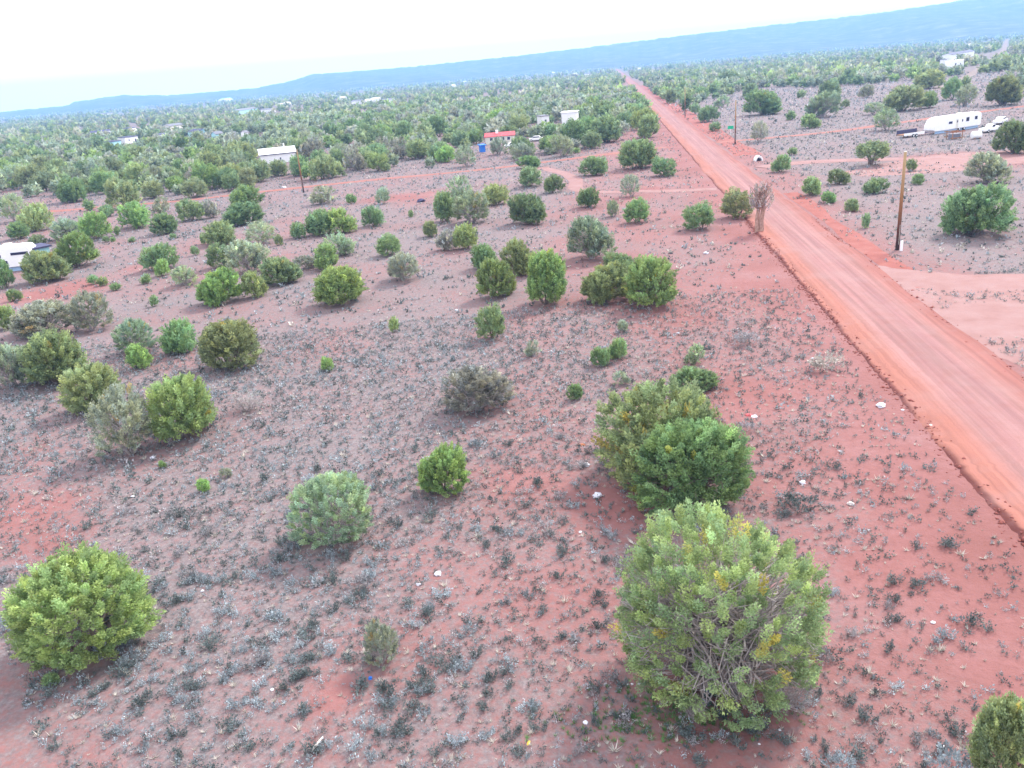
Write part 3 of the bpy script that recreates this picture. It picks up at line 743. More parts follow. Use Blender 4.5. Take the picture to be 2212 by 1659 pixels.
 (1530, 262, 46, 36, 'D', 'juniper at the verge between the two far poles', None),
 (1545, 283, 30, 20, 'D', 'small juniper below the one between the two far poles', None),
 (1502, 246, 24, 24, 'D', 'small juniper at the foot of the farthest pole', None),
]
for u, v, w_, h_, kd, lab, hero in TREES:
    small = h_ < 36 and w_ < 40
    tree(u, v, w_, h_, kd, lab, None, hero, 'bush' if small or kd == 'X' else 'juniper tree', 'small_bush' if small else ('dead_brush' if kd == 'X' else 'juniper_tree'))
TAKEN = [(o.location.x, o.location.y, o.scale.x) for o in C.objects if o.type == 'EMPTY']

# ------------------------------------------------------------------ buildings and vehicles
def frame(p1, p2):
    a, b = at(*p1), at(*p2); d = b - a; L = float(np.hypot(d[0], d[1])); c = (a + b) / 2
    return c, math.atan2(d[1], d[0]), L
def near_clear(c, r): CLEAR.append((float(c[0]), float(c[1]), r))

def house(name, label, cat, p1, p2, dep, hw, wall, roofm, roof='gable', rise=.9, wins=(), door=None, group=None, over=.3, stub=None, far=False):
    """front wall stands on the line p1-p2 and the house runs away from the viewer"""
    c, rz, L = frame(p1, p2)
    t = empty(name, (c[0], c[1], float(height(c[0], c[1]))), label, cat, group, rz)
    b = MB(); b.box(-L / 2, L / 2, 0, dep, -.2, hw); b.build('wall', wall, t)
    b = MB()
    if roof == 'gable':
        pr = [(-over, hw - .06), (-over, hw + .06), (dep / 2, hw + rise + .1), (dep + over, hw + .06), (dep + over, hw - .06), (dep / 2, hw + rise - .04)]
        n_ = len(pr); b.add([(-L / 2 - over, y, z) for y, z in pr] + [(L / 2 + over, y, z) for y, z in pr],
              [tuple(range(n_)), tuple(range(2 * n_ - 1, n_ - 1, -1))] + [((i + 1) % n_, i, n_ + i, n_ + (i + 1) % n_) for i in range(n_)])
        g_ = MB()
        for sx in (-1, 1):
            x0, x1 = sorted((sx * L / 2, sx * (L / 2 - .12))); g_.add([(x0, 0, hw), (x0, dep, hw), (x0, dep / 2, hw + rise - .05), (x1, 0, hw), (x1, dep, hw), (x1, dep / 2, hw + rise - .05)],
                                                           [(0, 1, 2), (5, 4, 3), (0, 3, 4, 1), (1, 4, 5, 2), (2, 5, 3, 0)])
        g_.build('gable', wall, t)
    else:
        b.add([(-L / 2 - over, -over, hw + .003), (L / 2 + over, -over, hw + .003), (L / 2 + over, dep + over, hw + rise * .3), (-L / 2 - over, dep + over, hw + rise * .3),
               (-L / 2 - over, -over, hw + .22), (L / 2 + over, -over, hw + .22), (L / 2 + over, dep + over, hw + rise * .3 + .2), (-L / 2 - over, dep + over, hw + rise * .3 + .2)],
              [(0, 3, 2, 1), (4, 5, 6, 7), (0, 1, 5, 4), (1, 2, 6, 5), (2, 3, 7, 6), (3, 0, 4, 7)])
    b.build('roof', roofm, t)
    for fx, z0, ww, wh in wins:
        b = MB(); b.box(fx * L - ww / 2, fx * L + ww / 2, -.05, .02, z0, z0 + wh); wo = b.build('window', M_WHITE, t)
        b = MB(); b.box(fx * L - ww / 2 + .07, fx * L + ww / 2 - .07, -.06, -.045, z0 + .07, z0 + wh - .07); b.build('pane', M_GLASS, wo)
    if door is not None:
        b = MB(); b.box(door * L - .45, door * L + .45, -.05, .02, .1, 2.05); b.build('door', M_DARK, t)
    near_clear(c, max(L * .7, 5) + 2); return t, L

def wheel_at(t, x, y, r=.36, wd=.22):
    b = MB(); b.tube([(x, y, r), (x, y + wd, r)], r, 14); wv = b.build('wheel', M_TYRE, t)
    b = MB(); b.tube([(x, y - .012, r), (x, y + .02, r)], r * .5, 10); b.build('rim', M_WHITE, wv)

def trailer(name, label, p1, p2, dep, hw, wins, door, nose=1.3, skirt=None, cab=False, group=None):
    c, rz, L = frame(p1, p2)
    t = empty(name, (c[0], c[1], float(height(c[0], c[1]))), label, 'motorhome' if cab else 'travel trailer', group, rz)
    z0 = .55; top = z0 + hw; x0, x1 = -L / 2, L / 2
    prof = [(x0 + nose * .35, z0), (x1 - .25, z0), (x1, z0 + .35), (x1, top - .45), (x1 - .35, top), (x0 + nose * 1.05, top - .1), (x0 + nose * .55, top - .42), (x0 + .12, z0 + hw * .42), (x0 + .1, z0 + .3)]
    b = MB(); b.prism(prof, 0, dep); b.build('body', M_WHITE, t, bevel=.09, smooth=False)
    b = MB(); b.box(x0 + nose * 1.2, x1 - .5, .18, dep - .18, top - .04, top + .09); ro = b.build('roof', M_WHITE, t)
    b = MB(); b.box(x1 - L * .4, x1 - L * .4 + .9, dep * .35, dep * .7, top + .085, top + .38); b.build('air_conditioner', M_CREAM, ro)
    for fx, zz, ww, wh in wins:
        b = MB(); b.box(fx * L - ww / 2, fx * L + ww / 2, -.05, .02, zz, zz + wh); wo = b.build('window', M_DARK, t)
        b = MB(); b.box(fx * L - ww / 2 + .06, fx * L + ww / 2 - .06, -.065, -.045, zz + .06, zz + wh - .06); b.build('pane', M_GLASS, wo)
    if door is not None:
        b = MB(); b.box(door * L - .34, door * L + .34, -.04, .02, z0 + .08, z0 + 2.0); do = b.build('door', M_CREAM, t)
        b = MB(); b.box(door * L - .16, door * L + .16, -.055, -.035, z0 + 1.3, z0 + 1.75); b.build('door_window', M_GLASS, do)
    for wx in ((.34, -.36) if cab else (.05, .15)):
        wheel_at(t, wx * L, .06, .38); wheel_at(t, wx * L, dep - .3, .38)
    if skirt is not None:
        b = MB(); b.box(x0 + nose * .6, x1 - .4, .32, .38, -.1, z0 + .02); b.build('skirting', skirt, t)
    if not cab:
        b = MB()
        for sy in (.5, dep - .5): b.tube([(x0 + nose * .5, sy, z0 - .08), (x0 - 1.0, dep / 2, z0 - .1)], .06, 5)
        b.tube([(x0 - .95, dep / 2, -.02), (x0 - .95, dep / 2, z0 + .3)], .05, 6); b.build('hitch', M_DARK, t)
    near_clear(c, L * .62 + 2); return t, L

trailer('travel_trailer', 'white travel trailer with three dark windows parked in the dirt yard', (2016, 291), (2118, 275), 2.6, 2.75,
        [(-.16, 1.75, 1.15, .5), (.20, 1.8, .95, .85), (.38, 1.95, .85, .7), (.09, 1.9, .3, .5)], -.02, 1.5, M_SKIRT)
trailer('motorhome', 'white motorhome with dark side windows behind junipers at the left edge', (-75, 596), (76, 582), 2.6, 2.7,
        [(.02, 2.0, .9, .35), (-.22, 2.0, .9, .35), (.12, 1.1, .4, .4), (.34, 2.15, 2.2, .35)], None, .2, M_SKIRT, True)
t, L = house('shed', 'small teal shed touching the right end of the white motorhome', 'shed', (84, 578), (116, 571), 2.6, 2.5, M_TEAL, M_DARK, 'flat', .4)
t, L = house('mobile_home', 'big white house with a dark-edged roof left of the near wooden pole', 'house', (565, 356), (641, 348), 7, 2.7, M_WHITE, M_WHITE, 'gable', 1.5,
             [(.06, .8, .5, .8)])
b = MB(); b.tube([(L * .22, 3.4, 3.9), (L * .22, 3.4, 5.3)], .22, 8); b.build('chimney', M_WHITE, t)
b = MB(); b.box(-L / 2 - .32, L / 2 + .32, -.36, -.3, 2.52, 2.74); b.build('fascia', M_DARK, t)
t, L = house('red_roofed_house', 'long low house with a bright red roof among the junipers', 'house', (1050, 313), (1112, 308), 6, 2.2, M_CREAM, M_RED, 'gable', .9,
             [(-.3, .9, 1, 1), (.1, .9, 1, 1), (.3, .9, 1, 1)], -.08)
b = MB(); b.box(-L * .1 - .4, -L * .1 + .4, 2.0, 2.8, 2.6, 3.9); b.build('chimney', M_WHITE, t)
t, L = house('tall_white_house', 'tall white house with bare front wall, left of the road', 'house', (1214, 273), (1246, 271), 4, 4.6, M_WHITE, M_WHITE, 'flat', .8, [(.3, .6, 1.6, 1.2)])
t, L = house('long_white_house', 'long white mobile home with small windows, far left plain', 'mobile home', (200, 297), (246, 291), 5, 3.1, M_WHITE, M_DARK, 'gable', .9, [(-.32, 1.2, 1.3, 1.0), (.02, 1.2, 1.3, 1.0), (.3, 1.0, 1.6, 1.4)], .18)
t, L = house('white_shed', 'square white shed with dark roof below the long white mobile home', 'shed', (272, 311), (300, 307), 5, 3.2, M_WHITE, M_DARK, 'flat', .8, [(-.2, 1.2, 1, 1)], .28)
t, L = house('white_shed', 'small white shed with dark roof above the square white shed', 'shed', (280, 287), (296, 284), 5, 3.0, M_WHITE, M_DARK, 'flat', .8, [(0, 1.2, 1.2, 1)])
t, L = house('teal_shed', 'pale teal shed left of the square white shed', 'shed', (246, 319), (264, 316), 5, 2.8, M_TEAL, M_DARK, 'flat', .6)
t, L = house('white_hut', 'white hut with a black roof right of the square white shed', 'hut', (335, 303), (356, 304), 5, 3.0, M_WHITE, M_DARK, 'flat', .9, [(.2, 1.2, 1, 1)])
t, L = house('tan_house', 'low tan house with dark roof end, far left plain', 'house', (369, 282), (398, 278), 7, 3.0, M_CREAM, M_GREYROOF, 'gable', 1.2, [(.1, 1, 1.2, 1)])
t, L = house('blue_grey_house', 'low pale house under a blue-grey roof right of the tan house', 'house', (408, 296), (430, 296), 7, 2.8, M_TEAL, M_DARK, 'gable', 1.2)
t, L = house('teal_gable_house', 'small teal gable-ended house right of the blue-grey roofed one', 'house', (468, 302), (484, 300), 4, 2.6, M_TEAL, M_GREYROOF, 'gable', 1.2)
t, L = house('white_cabin', 'white cabin just behind the top of the grey pole', 'cabin', (501, 300), (511, 299), 3, 2.4, M_WHITE, M_GREYROOF, 'gable', .8)
t, L = house('white_cabin', 'pale little cabin right of the grey pole', 'cabin', (532, 298), (539, 297), 3, 2.6, M_WHITE, M_GREYROOF, 'gable', .8)
t, L = house('long_farm_house', 'long white mobile home far out on the left plain', 'mobile home', (216, 252), (250, 249), 8, 4.6, M_WHITE, M_GREYROOF, 'gable', 1.6, [(-.2, 1.3, 2, 1.4), (.3, 1.3, 2, 1.4)])
t, L = house('pale_roofed_barn', 'long pale-roofed barn on the ridge above the white cabins', 'barn', (518, 247), (558, 241), 10, 3.6, M_TEAL, M_GREYROOF, 'gable', 1.6)
t, L = house('blue_walled_house', 'white and blue house far out below the hills', 'house', (484, 221), (503, 218), 16, 8, M_WHITE, M_TEAL, 'gable', 3)
t, L = house('upper_mobile_home', 'white mobile home behind a white camper in the right woodland', 'mobile home', (2056, 131), (2104, 121), 8, 4.6, M_WHITE, M_DARK, 'gable', 1.1, [(-.2, 1.4, 1.8, 1.3), (.25, 1.4, 1.8, 1.3)])
trailer('camper', 'white camper with dark windows in front of the right woodland mobile home', (2052, 152), (2081, 147), 3.5, 4.6, [(-.12, 1.6, 2.4, 2.0), (.25, 1.6, 1.4, 1.8)], None, 1.2)
house('white_shed', 'narrow white shed left of the white camper, right woodland', 'shed', (2039, 140), (2046, 139), 3, 3.6, M_WHITE, M_DARK, 'flat', .6)
house('white_outhouse', 'narrow white outhouse left of the tall white house', 'outhouse', (1171, 272), (1187, 270), 3, 3.4, M_WHITE, M_GREYROOF, 'flat', .6, [(0, 1.2, 1, 1)])
house('blue_tarp_shed', 'shed under bright blue tarps left of the red-roofed house', 'shed', (1040, 329), (1049, 328), 2, 1.7, M_BLUE, M_BLUE, 'flat', .5)

# specks of houses along the foot of the hills: all alike at this distance
FAR = [(552, 207), (566, 205), (610, 229), (622, 229), (580, 243), (653, 196), (661, 195), (685, 193), (697, 191), (742, 217), (774, 224), (799, 223), (813, 218), (839, 222), (894, 173), (889, 183), (908, 168), (1004, 178), (1000, 172), (980, 189), (1012, 158), (1042, 152), (1168, 148), (1195, 160), (1242, 161), (1265, 163), (1290, 146),
       (1347, 136), (1380, 152), (1430, 123), (1438, 128), (1463, 118), (1471, 117), (1585, 98), (1530, 112), (1565, 104), (1735, 81), (1741, 79), (1785, 78), (1793, 77), (1872, 68), (1882, 66), (1892, 66), (1902, 66), (1930, 68), (1957, 66), (1975, 66), (2000, 66), (2008, 65), (2106, 54), (2114, 53), (1905, 96), (1822, 90), (2090, 100)]
fr = np.random.default_rng(5)
proto_far = []
for k in range(4):
    b = MB(); Lh, Dh, Hh = [(9, 7, 3.2), (13, 6, 3.0), (7, 7, 4.2), (10, 5, 2.8)][k]; b.box(-Lh / 2, Lh / 2, -Dh / 2, Dh / 2, -.3, Hh)
    r_ = MB(); r_.prism([(-Dh / 2 - .3, Hh), (Dh / 2 + .3, Hh), (0, Hh + 1.2)], -Lh / 2 - .3, Lh / 2 + .3)
    proto_far.append((b.mesh('wall', M_WHITE), r_.mesh('roof', [M_WHITE, M_GREYROOF, M_WHITE, M_CREAM][k])))
for u, v in FAR:
    p = at(u, v); dp = depth(p)
    if p[1] < 0 or dp > 6000: continue
    k = int(fr.integers(4)); a = float(fr.uniform(-.5, .5)); s = min(2.2, max(1.0, 5.5 * dp / F_PX / [9, 13, 7, 10][k]))
    side = 'left of' if u < 1290 else 'right of'
    t = empty('far_house', (p[0], p[1], 0), f'tiny white house speck on the hazy plain {side} the far end of the road', 'house', f'far white houses {side} the road end', a, (s, s, s))
    obj('wall', proto_far[k][0], t); ro = obj('roof', proto_far[k][1], t); ro.rotation_euler = (0, 0, math.pi / 2)
    CLEAR.append((p[0], p[1], 10))

# poles
def pole(u, v, hh, r, mat, label, name='utility_pole'):
    p = at(u, v); t = empty(name, (p[0], p[1], float(height(p[0], p[1]))), label, 'utility pole', 'wooden utility poles')
    b = MB(); b.tube([(0, 0, -.5), (0, 0, hh * .5), (0, 0, hh)], [r, r * .85, r * .68], 12); b.build('shaft', mat, t, smooth=False)
    b = MB(); b.tube([(0, 0, hh - .001), (0, 0, hh + .07)], [r * .72, r * .66], 12); b.build('cap', M_CREAM, t)
    b = MB(); b.box(-.012, .012, -r - .012, -r * .7, .6, 2.6); b.build('ground_wire_guard', M_CREAM, t)
    return t
pole(1938, 540, 9.7, .19, M_POLE, 'tall near utility pole with a white marker at its foot, right of the road')
pole(1588, 312, 9.9, .17, M_POLE, 'utility pole at the side road junction beside a green sign')
pole(1480, 252, 10.0, .17, M_POLE, 'farthest utility pole, standing along the road verge')
pole(656, 416, 8.6, .17, M_POLE, 'leaning-looking utility pole beside the white house, left of the road')
M_GPOLE = plain('grey_pole_wood', (.42, .46, .45), .8, .1)
pole(508, 339, 6.4, .16, M_GPOLE, 'short grey utility pole among dense junipers far left')
p = at(1941, 541); t = empty('white_marker', (p[0] + .12, p[1] - .3, 0.0), 'short white marker post in front of the tall near pole', 'marker post')
b = MB(); b.box(-.13, .13, -.06, .06, -.1, 1.0); b.build('panel', M_WHITE, t, bevel=.02); b = MB(); b.tube([(0, .09, -.2), (0, .09, 1.05)], .03, 6); b.build('stake', M_TYRE, t)
p = at(1578, 292); t = empty('street_sign', (p[0], p[1], 0.0), 'green street sign on a thin post left of the junction pole', 'sign')
b = MB(); b.tube([(0, 0, -.2), (0, 0, 2.3)], .035, 6); b.build('post', M_WHITE, t); b = MB(); b.box(-.75, .75, -.045, .045, 1.55, 2.35); b.build('sign_plate', M_GREEN, t)
# white arched shelter beside the driveway
p = at(1640, 348); t = empty('arched_shelter', (p[0], p[1], 0.0), 'small white arched shelter with a dark opening beside the driveway', 'shelter')
b = MB(); a = np.linspace(0, math.pi, 13); ro_, ri_ = .75, .52
b.add([(ro_ * math.cos(q_), y, 1.35 * ro_ * math.sin(q_)) for y in (0, 1.3) for q_ in a] + [(ri_ * math.cos(q_), y, 1.35 * ri_ * math.sin(q_)) for y in (0, 1.3) for q_ in a],
      [(i + 1, i, 13 + i, 14 + i) for i in range(12)] + [(26 + i, 27 + i, 40 + i, 39 + i) for i in range(12)] + [(i, i + 1, 27 + i, 26 + i) for i in range(12)] + [(14 + i, 13 + i, 39 + i, 40 + i) for i in range(12)])
b.build('shell', M_WHITE, t, smooth=False)
b = MB(); b.prism([(.5 * math.cos(q_), .66 * math.sin(q_)) for q_ in a], 1.1, 1.16); b.build('back_wall', M_DARK, t)

# things in the trailer's yard
p = at(1975, 295); c, rz, L = frame((1952, 299), (1996, 293)); t = empty('flatbed_trailer', (c[0], c[1], 0), 'low white-edged flatbed trailer left of the white travel trailer', 'flatbed trailer', None, rz)
b = MB(); b.box(-L / 2, L / 2, 0, 2, .55, .72); b.build('deck', M_PLANK, t); b = MB(); b.box(-L / 2, L / 2, -.06, -.003, .45, .95); b.build('side_rail', M_WHITE, t)
b = MB(); b.box(-L / 2, L / 2, 2.003, 2.06, .45, 1.5); b.build('back_board', M_DARK, t)
for wx in (-.4, .5): wheel_at(t, wx, -.3, .32, .2); wheel_at(t, wx, 2.1, .32, .2)
c, rz, L = frame((2057, 302), (2078, 300)); t = empty('wooden_pen', (c[0], c[1], 0), 'rough wooden pen with a rusty top rail in front of the travel trailer', 'pen', None, rz)
for x in (-L / 2, L / 2):
    for y in (0, 1.8):
        b = MB(); b.tube([(x, y, -.2), (x, y, 1.7)], .09, 6); b.build('post', M_PLANK, t)
for y, z, m_ in ((-.1, 1.55, M_RUST), (1.9, 1.55, M_PLANK), (-.1, .3, M_PLANK), (1.9, .5, M_PLANK)):
    b = MB(); b.box(-L / 2 - .5, L / 2 + .5, y - .04, y + .04, z - .1, z + .1); b.build('rail', m_, t)
b = MB(); b.box(-L / 2 + .15, L / 2 - .15, .3, 1.5, 0, 1.1); b.build('crate', M_GREYROOF, t, bevel=.04)
p = at(2108, 300); t = empty('water_tank', (p[0], p[1], 0), 'pale round water tank on the ground right of the wooden pen', 'water tank')
b = MB(); b.tube([(-.9, 0, .75), (-.82, 0, .75), (.82, 0, .75), (.9, 0, .75)], [.45, .72, .72, .45], 16); b.build('barrel', M_WHITE, t)
for x in (-.55, .55):
    b = MB(); b.box(x - .1, x + .1, -.6, .6, -.05, .22); b.build('cradle', M_PLANK, t)
def car(name, label, p1, p2, body, pickup=False):
    c, rz, L = frame(p1, p2); L = min(max(L, 4.2), 5.4)
    t = empty(name, (c[0], c[1], float(height(c[0], c[1]))), label, 'pickup truck' if pickup else 'car', None, rz)
    hh = 1.0
    b = MB(); b.prism([(-L / 2, .4), (L / 2, .4), (L / 2, .85), (L / 2 - .15, hh), (-L / 2 + .1, .95), (-L / 2, .8)], 0, 1.75); b.build('body', body, t, bevel=.05)
    cabp = [(-.9, hh - .02), (.55, hh - .02), (.45, 1.62), (-.35, 1.62)] if pickup else [(-1.3, hh - .02), (1.6, hh - .02), (1.1, 1.5), (-.5, 1.5)]
    b = MB(); b.prism(cabp, .12, 1.63); cb = b.build('cab', body, t, bevel=.04)
    b = MB(); b.prism([(cabp[0][0] + .25, hh + .08), (cabp[1][0] - .2, hh + .08), (cabp[2][0] - .05, cabp[2][1] - .1), (cabp[3][0] + .05, cabp[3][1] - .1)], .10, .125); b.build('side_window', M_GLASS, t)
    for wx in (-L * .32, L * .32): wheel_at(t, wx, -.02, .33, .2); wheel_at(t, wx, 1.55, .33, .2)
    near_clear(c, 4); return t
car('pickup_truck', 'white pickup truck half hidden by the dark juniper at the right edge', (2128, 288), (2166, 282), M_WHITE, True)
car('parked_car', 'white car behind the pickup truck near the right edge', (2152, 273), (2186, 262), M_WHITE)
car('parked_car', 'white car parked below the red-roofed house', (1096, 321), (1118, 319), M_WHITE)
car('parked_car', 'grey-white car right of the tall white house', (1246, 277), (1268, 274), M_CREAM)
car('parked_car', 'pale car half hidden in junipers right of the red-roofed house', (1150, 306), (1164, 305), M_WHITE)

# ------------------------------------------------------------------ rubbish and rocks lying about
def lump(seed, flat=.6, n=2, amp=.35):
    import bmesh
    r = np.random.default_rng(seed); bm = bmesh.new(); bmesh.ops.create_icosphere(bm, subdivisions=n, radius=1)
    for v_ in bm.verts:
        v_.co *= 1 + r.uniform(-amp, amp); v_.co.z = v_.co.z * flat + flat * .7
    me = bpy.data.meshes.new('lump'); bm.to_mesh(me); bm.free(); return me
LUMP = {}
def litter(u, v, wpx, label, mat=M_PAPER, name='plastic_bag', cat='rubbish', flat=.55, stretch=1.0, rz=0.0, seed=0):
    p = at(u, v); s = wpx / 2 * .82 * depth(p) / F_PX
    me = lump(900 + seed + int(u), flat, 2, .3); me.materials.append(mat)
    o = obj(name, me); o.location = (p[0], p[1], float(height(p[0], p[1])) - .02); o.scale = (s * stretch, s, s); o.rotation_euler = (0, 0, rz)
    tag(o, label, cat); return o
for a_ in [
 (330, 990, 14, 'white plastic bag at the foot of the ragged left-hand juniper pair'),
 (437, 1277, 9, 'small white scrap right of the bright corner dome'),
 (945, 1241, 20, 'crumpled lilac-white sheet in the sagebrush, centre bottom'),
 (905, 1263, 13, 'white scrap just left below the crumpled lilac-white sheet'),
 (284, 966, 9, 'tiny white scrap left below the ragged left-hand pair'),
 (287, 1073, 10, 'pale scrap in the pink soil left of the green sapling'),
 (1410, 1474, 13, 'bluish-white jug in the shade of the largest juniper'),
 (1380, 1478, 9, 'white can left of the bluish-white jug'),
 (1366, 1478, 8, 'white can second left of the bluish-white jug'),
 (1356, 1479, 7, 'white can outermost left of the bluish-white jug'),
 (1254, 1150, 9, 'white bottle left of the largest juniper'),
 (1268, 1006, 18, 'bluish-white torn sheet left of the twin junipers'),
 (1290, 1073, 24, 'flat whitish sheet on bare soil below the twin junipers'),
 (1265, 1562, 15, 'round pale lump in front of the largest juniper'),
 (1733, 1044, 17, 'white bulging bag on a dark sage patch right of the twin junipers'),
 (1903, 878, 22, 'grey-white crumpled plastic near the road bank'),
 (1950, 886, 8, 'white scrap beside the crumpled plastic near the road bank'),
 (1830, 718, 7, 'white scrap on the road bank edge, upper one'),
 (1465, 720, 8, 'white scrap above the small faded juniper'),
 (986, 671, 9, 'white scrap above the egg-shaped juniper'),
 (1525, 548, 14, 'white sheet in the field below the round roadside juniper'),
 (1640, 1607, 7, 'white scrap at the bottom in front of the grey dead brush'),
 (1684, 1577, 9, 'white bottle right of the scrap in front of the grey dead brush'),
 (1720, 1240, 10, 'white scrap right of the largest juniper, near its top'),
 (2015, 1345, 12, 'white scrap on open soil far right below the road'),
 (2036, 1615, 18, 'pale bag near the bottom right corner juniper'),
 (588, 1490, 10, 'white scrap in open soil left of the pale stick'),
 (1755, 775, 8, 'white scrap in the tan sage mound near the road'),
 (832, 432, 24, 'white heap of rubbish on the pale clearing by the slim juniper'),
 (614, 406, 10, 'white bucket beside the cross track left of the near wooden pole'),
 (1180, 262, 8, 'white drum below the narrow white outhouse'),
]: litter(*a_[:3], a_[3], seed=1)
litter(2018, 920, 22, 'pale flat slab lying in the gap of the road bank', M_ROCK, 'rock', 'rock', .25, 1.4)
litter(1838, 1090, 18, 'pale rock on the open soil right of the largest juniper', M_ROCK, 'rock', 'rock', .6)
litter(1617, 897, 17, 'pinkish-red rag on grey sage right of the twin junipers', M_RED, 'rag', 'rag', .3)
litter(1630, 900, 16, 'white rag beside the red one on grey sage', M_PAPER, 'rag', 'rag', .3)
litter(1258, 962, 16, 'rusty orange scrap left of the twin junipers', M_RUST, 'metal_scrap', 'rubbish', .4)
litter(800, 1466, 11, 'blue plastic tub in the sagebrush below the small lone juniper', M_BLUE, 'plastic_tub', 'rubbish', .7)
litter(1142, 1605, 8, 'yellow scrap at the bottom edge of the field', M_YELLOW, 'yellow_scrap', 'rubbish', .5, 2.2, 1.2)
litter(910, 436, 16, 'dark heap of scrap on the pink clearing left of the mixed clump', M_DARK, 'scrap_heap', 'rubbish', .6, 1.4)
pa, pb = at(674, 1630), at(699, 1600); st = MB(); dz = np.array([0, 0, .05])
st.tube([pa + [0, 0, float(height(*pa[:2])) + .05], (pa + pb) / 2 + [.02, 0, float(height(*pa[:2])) + .09], pb + [0, 0, float(height(*pb[:2])) + .06]], [.045, .04, .03], 6)
tag(st.build('stick', M_ROCK), 'pale straight stick lying on the soil at the bottom', 'stick')

# ------------------------------------------------------------------ woodland: nearest ones singly, the rest as one mass
wr = np.random.default_rng(21)
def in_view(x, y, m=60):
    u, v, d = project(x, y, np.zeros_like(x)); return (d > 5) & (u > -m) & (u < 2212 + m) & (v > -200) & (v < 1659 + m)
CL = np.array(CLEAR)
def free(x, y, pad):
    m = ~on_way(x, y, pad)
    for cx, cy, cr in CLEAR:
        m &= (x - cx) ** 2 + (y - cy) ** 2 > (cr + pad * .3) ** 2
        # keep the sight line in front of it open
    return m
for u, v, r in [(825, 432, 9), (740, 470, 7), (900, 430, 8), (200, 540, 8), (300, 540, 7), (1310, 640, 3), (1700, 320, 9), (1780, 310, 8), (2000, 230, 10), (1870, 250, 8), (1690, 200, 12), (1950, 120, 14), (1560, 290, 6), (1480, 280, 6), (95, 440, 6), (240, 440, 7), (560, 310, 8), (300, 330, 9), (390, 330, 7), (450, 345, 8), (1130, 330, 6)]:
    clear_px(u, v, r)
def border(u):                                 # picture line above which the woodland is filled in
    return np.interp(u, [-100, 0, 250, 420, 560, 830, 1000, 1250, 1440, 1545, 1640, 1800, 2000, 2212, 2400], [500, 480, 455, 430, 405, 378, 362, 332, 262, 215, 190, 190, 170, 150, 140])
cand = []
def sample(y0, y1, n):
    y = np.sqrt(wr.random(n) * (y1 ** 2 - y0 ** 2) + y0 ** 2); x = (wr.random(n) * 1.40 - .70) * y; return x, y
near_pts = []
x, y = sample(90, 620, 30000)
u, v, d = project(x, y, np.zeros_like(x))
ok = in_view(x, y) & (v < border(u)) & free(x, y, 2.2)
s = road_s(x, y); dens = np.where(s < 0, .8, np.clip(.14 + (y - 200) / 420 * .5, .10, .7)) * np.where(vnoise(x, y, 22, 9) > .44, 1.0, .16)
ok &= wr.random(len(x)) < dens
acc, cell = [], {}
for i in np.nonzero(ok)[0]:
    px, py = x[i], y[i]; rr = float(np.clip(wr.normal(3.0, .75), 1.1, 4.6)); k = (int(px // 8), int(py // 8)); bad = False
    for a_ in (-1, 0, 1):
        for b_ in (-1, 0, 1):
            for (qx, qy, qr) in cell.get((k[0] + a_, k[1] + b_), ()):
                if (qx - px) ** 2 + (qy - py) ** 2 < ((qr + rr) * .80) ** 2: bad = True
    if bad or any((tx - px) ** 2 + (ty - py) ** 2 < ((ts + rr) * .8) ** 2 for tx, ty, ts in TAKEN): continue
    cell.setdefault(k, []).append((px, py, rr)); acc.append((px, py, rr))
# a juniper that would hide one of the white houses is left out where the photo shows the house
HS = [(o.location.x, o.location.y) for o in C.objects if o.type == 'EMPTY' and o.get('category') in ('house', 'mobile home', 'shed', 'travel trailer', 'motorhome', 'hut', 'cabin', 'outhouse', 'barn', 'car', 'pickup truck') ]
HFAR = set((o.location.x, o.location.y) for o in C.objects if o.type == 'EMPTY' and o.name.split('.')[0] == 'far_house')
def hides(px, py, rr):
    for hx, hy in HS:
        D_ = math.hypot(hx, hy); d_ = math.hypot(px, py)
        if 2 < D_ - d_ < D_ * .13 and abs(math.atan2(px, py) - math.atan2(hx, hy)) < (5.0 + rr + (5 if D_ > 900 else 0)) / D_: return True
    return False
acc = [a_ for a_ in acc if not hides(*a_)]
acc.sort(key=lambda a_: -(a_[2] / math.hypot(a_[0], a_[1])))
N_SINGLE = max(0, 300 - len(TREES))
def zone(px, py):
    u_, v_, _ = project(np.array([px]), np.array([py]), np.array([0.0])); u_ = float(u_[0]); s_ = float(road_s(px, py))
    if s_ < 0:
        if u_ < 420: return 'far left'
        if u_ < 760: return 'round the white house and near wooden pole'
        if u_ < 1130: return 'round the red-roofed house'
        return 'between the tall white house and the road'
    return 'above the right side road' if u_ < 1900 else 'behind the white travel trailer'
KN = {'D': 'dark green', 'L': 'yellow-green', 'G': 'grey-green', 'H': 'thin greyish', 'O': 'olive'}
front = {}
for px, py, rr in acc[:N_SINGLE]:
    kd = str(wr.choice(list('DDLGGOOH'))); b_ = rr * float(wr.uniform(.66, .95)); z0 = float(height(px, py)); zn = zone(px, py)
    front.setdefault((kd, zn), []).append(tree_at(px, py, z0, rr, b_, depth((px, py, z0)), kd, 'x', f'{KN[kd]} junipers {zn}'))
ORD = 'first second third fourth fifth sixth seventh eighth ninth tenth eleventh twelfth thirteenth fourteenth fifteenth sixteenth seventeenth eighteenth nineteenth twentieth'.split()
for (kd, zn), ts in front.items():
    ts.sort(key=lambda o: math.atan2(o.location.x, o.location.y))
    for i_, o in enumerate(ts):
        if len(ts) == 1: o['label'] = f'only {KN[kd]} juniper in the front woodland {zn}'
        else: o['label'] = f'{ORD[i_] if i_ < 20 else str(i_ + 1) + "th"} {KN[kd]} juniper from left, front woodland {zn}'
rest = acc[N_SINGLE:]
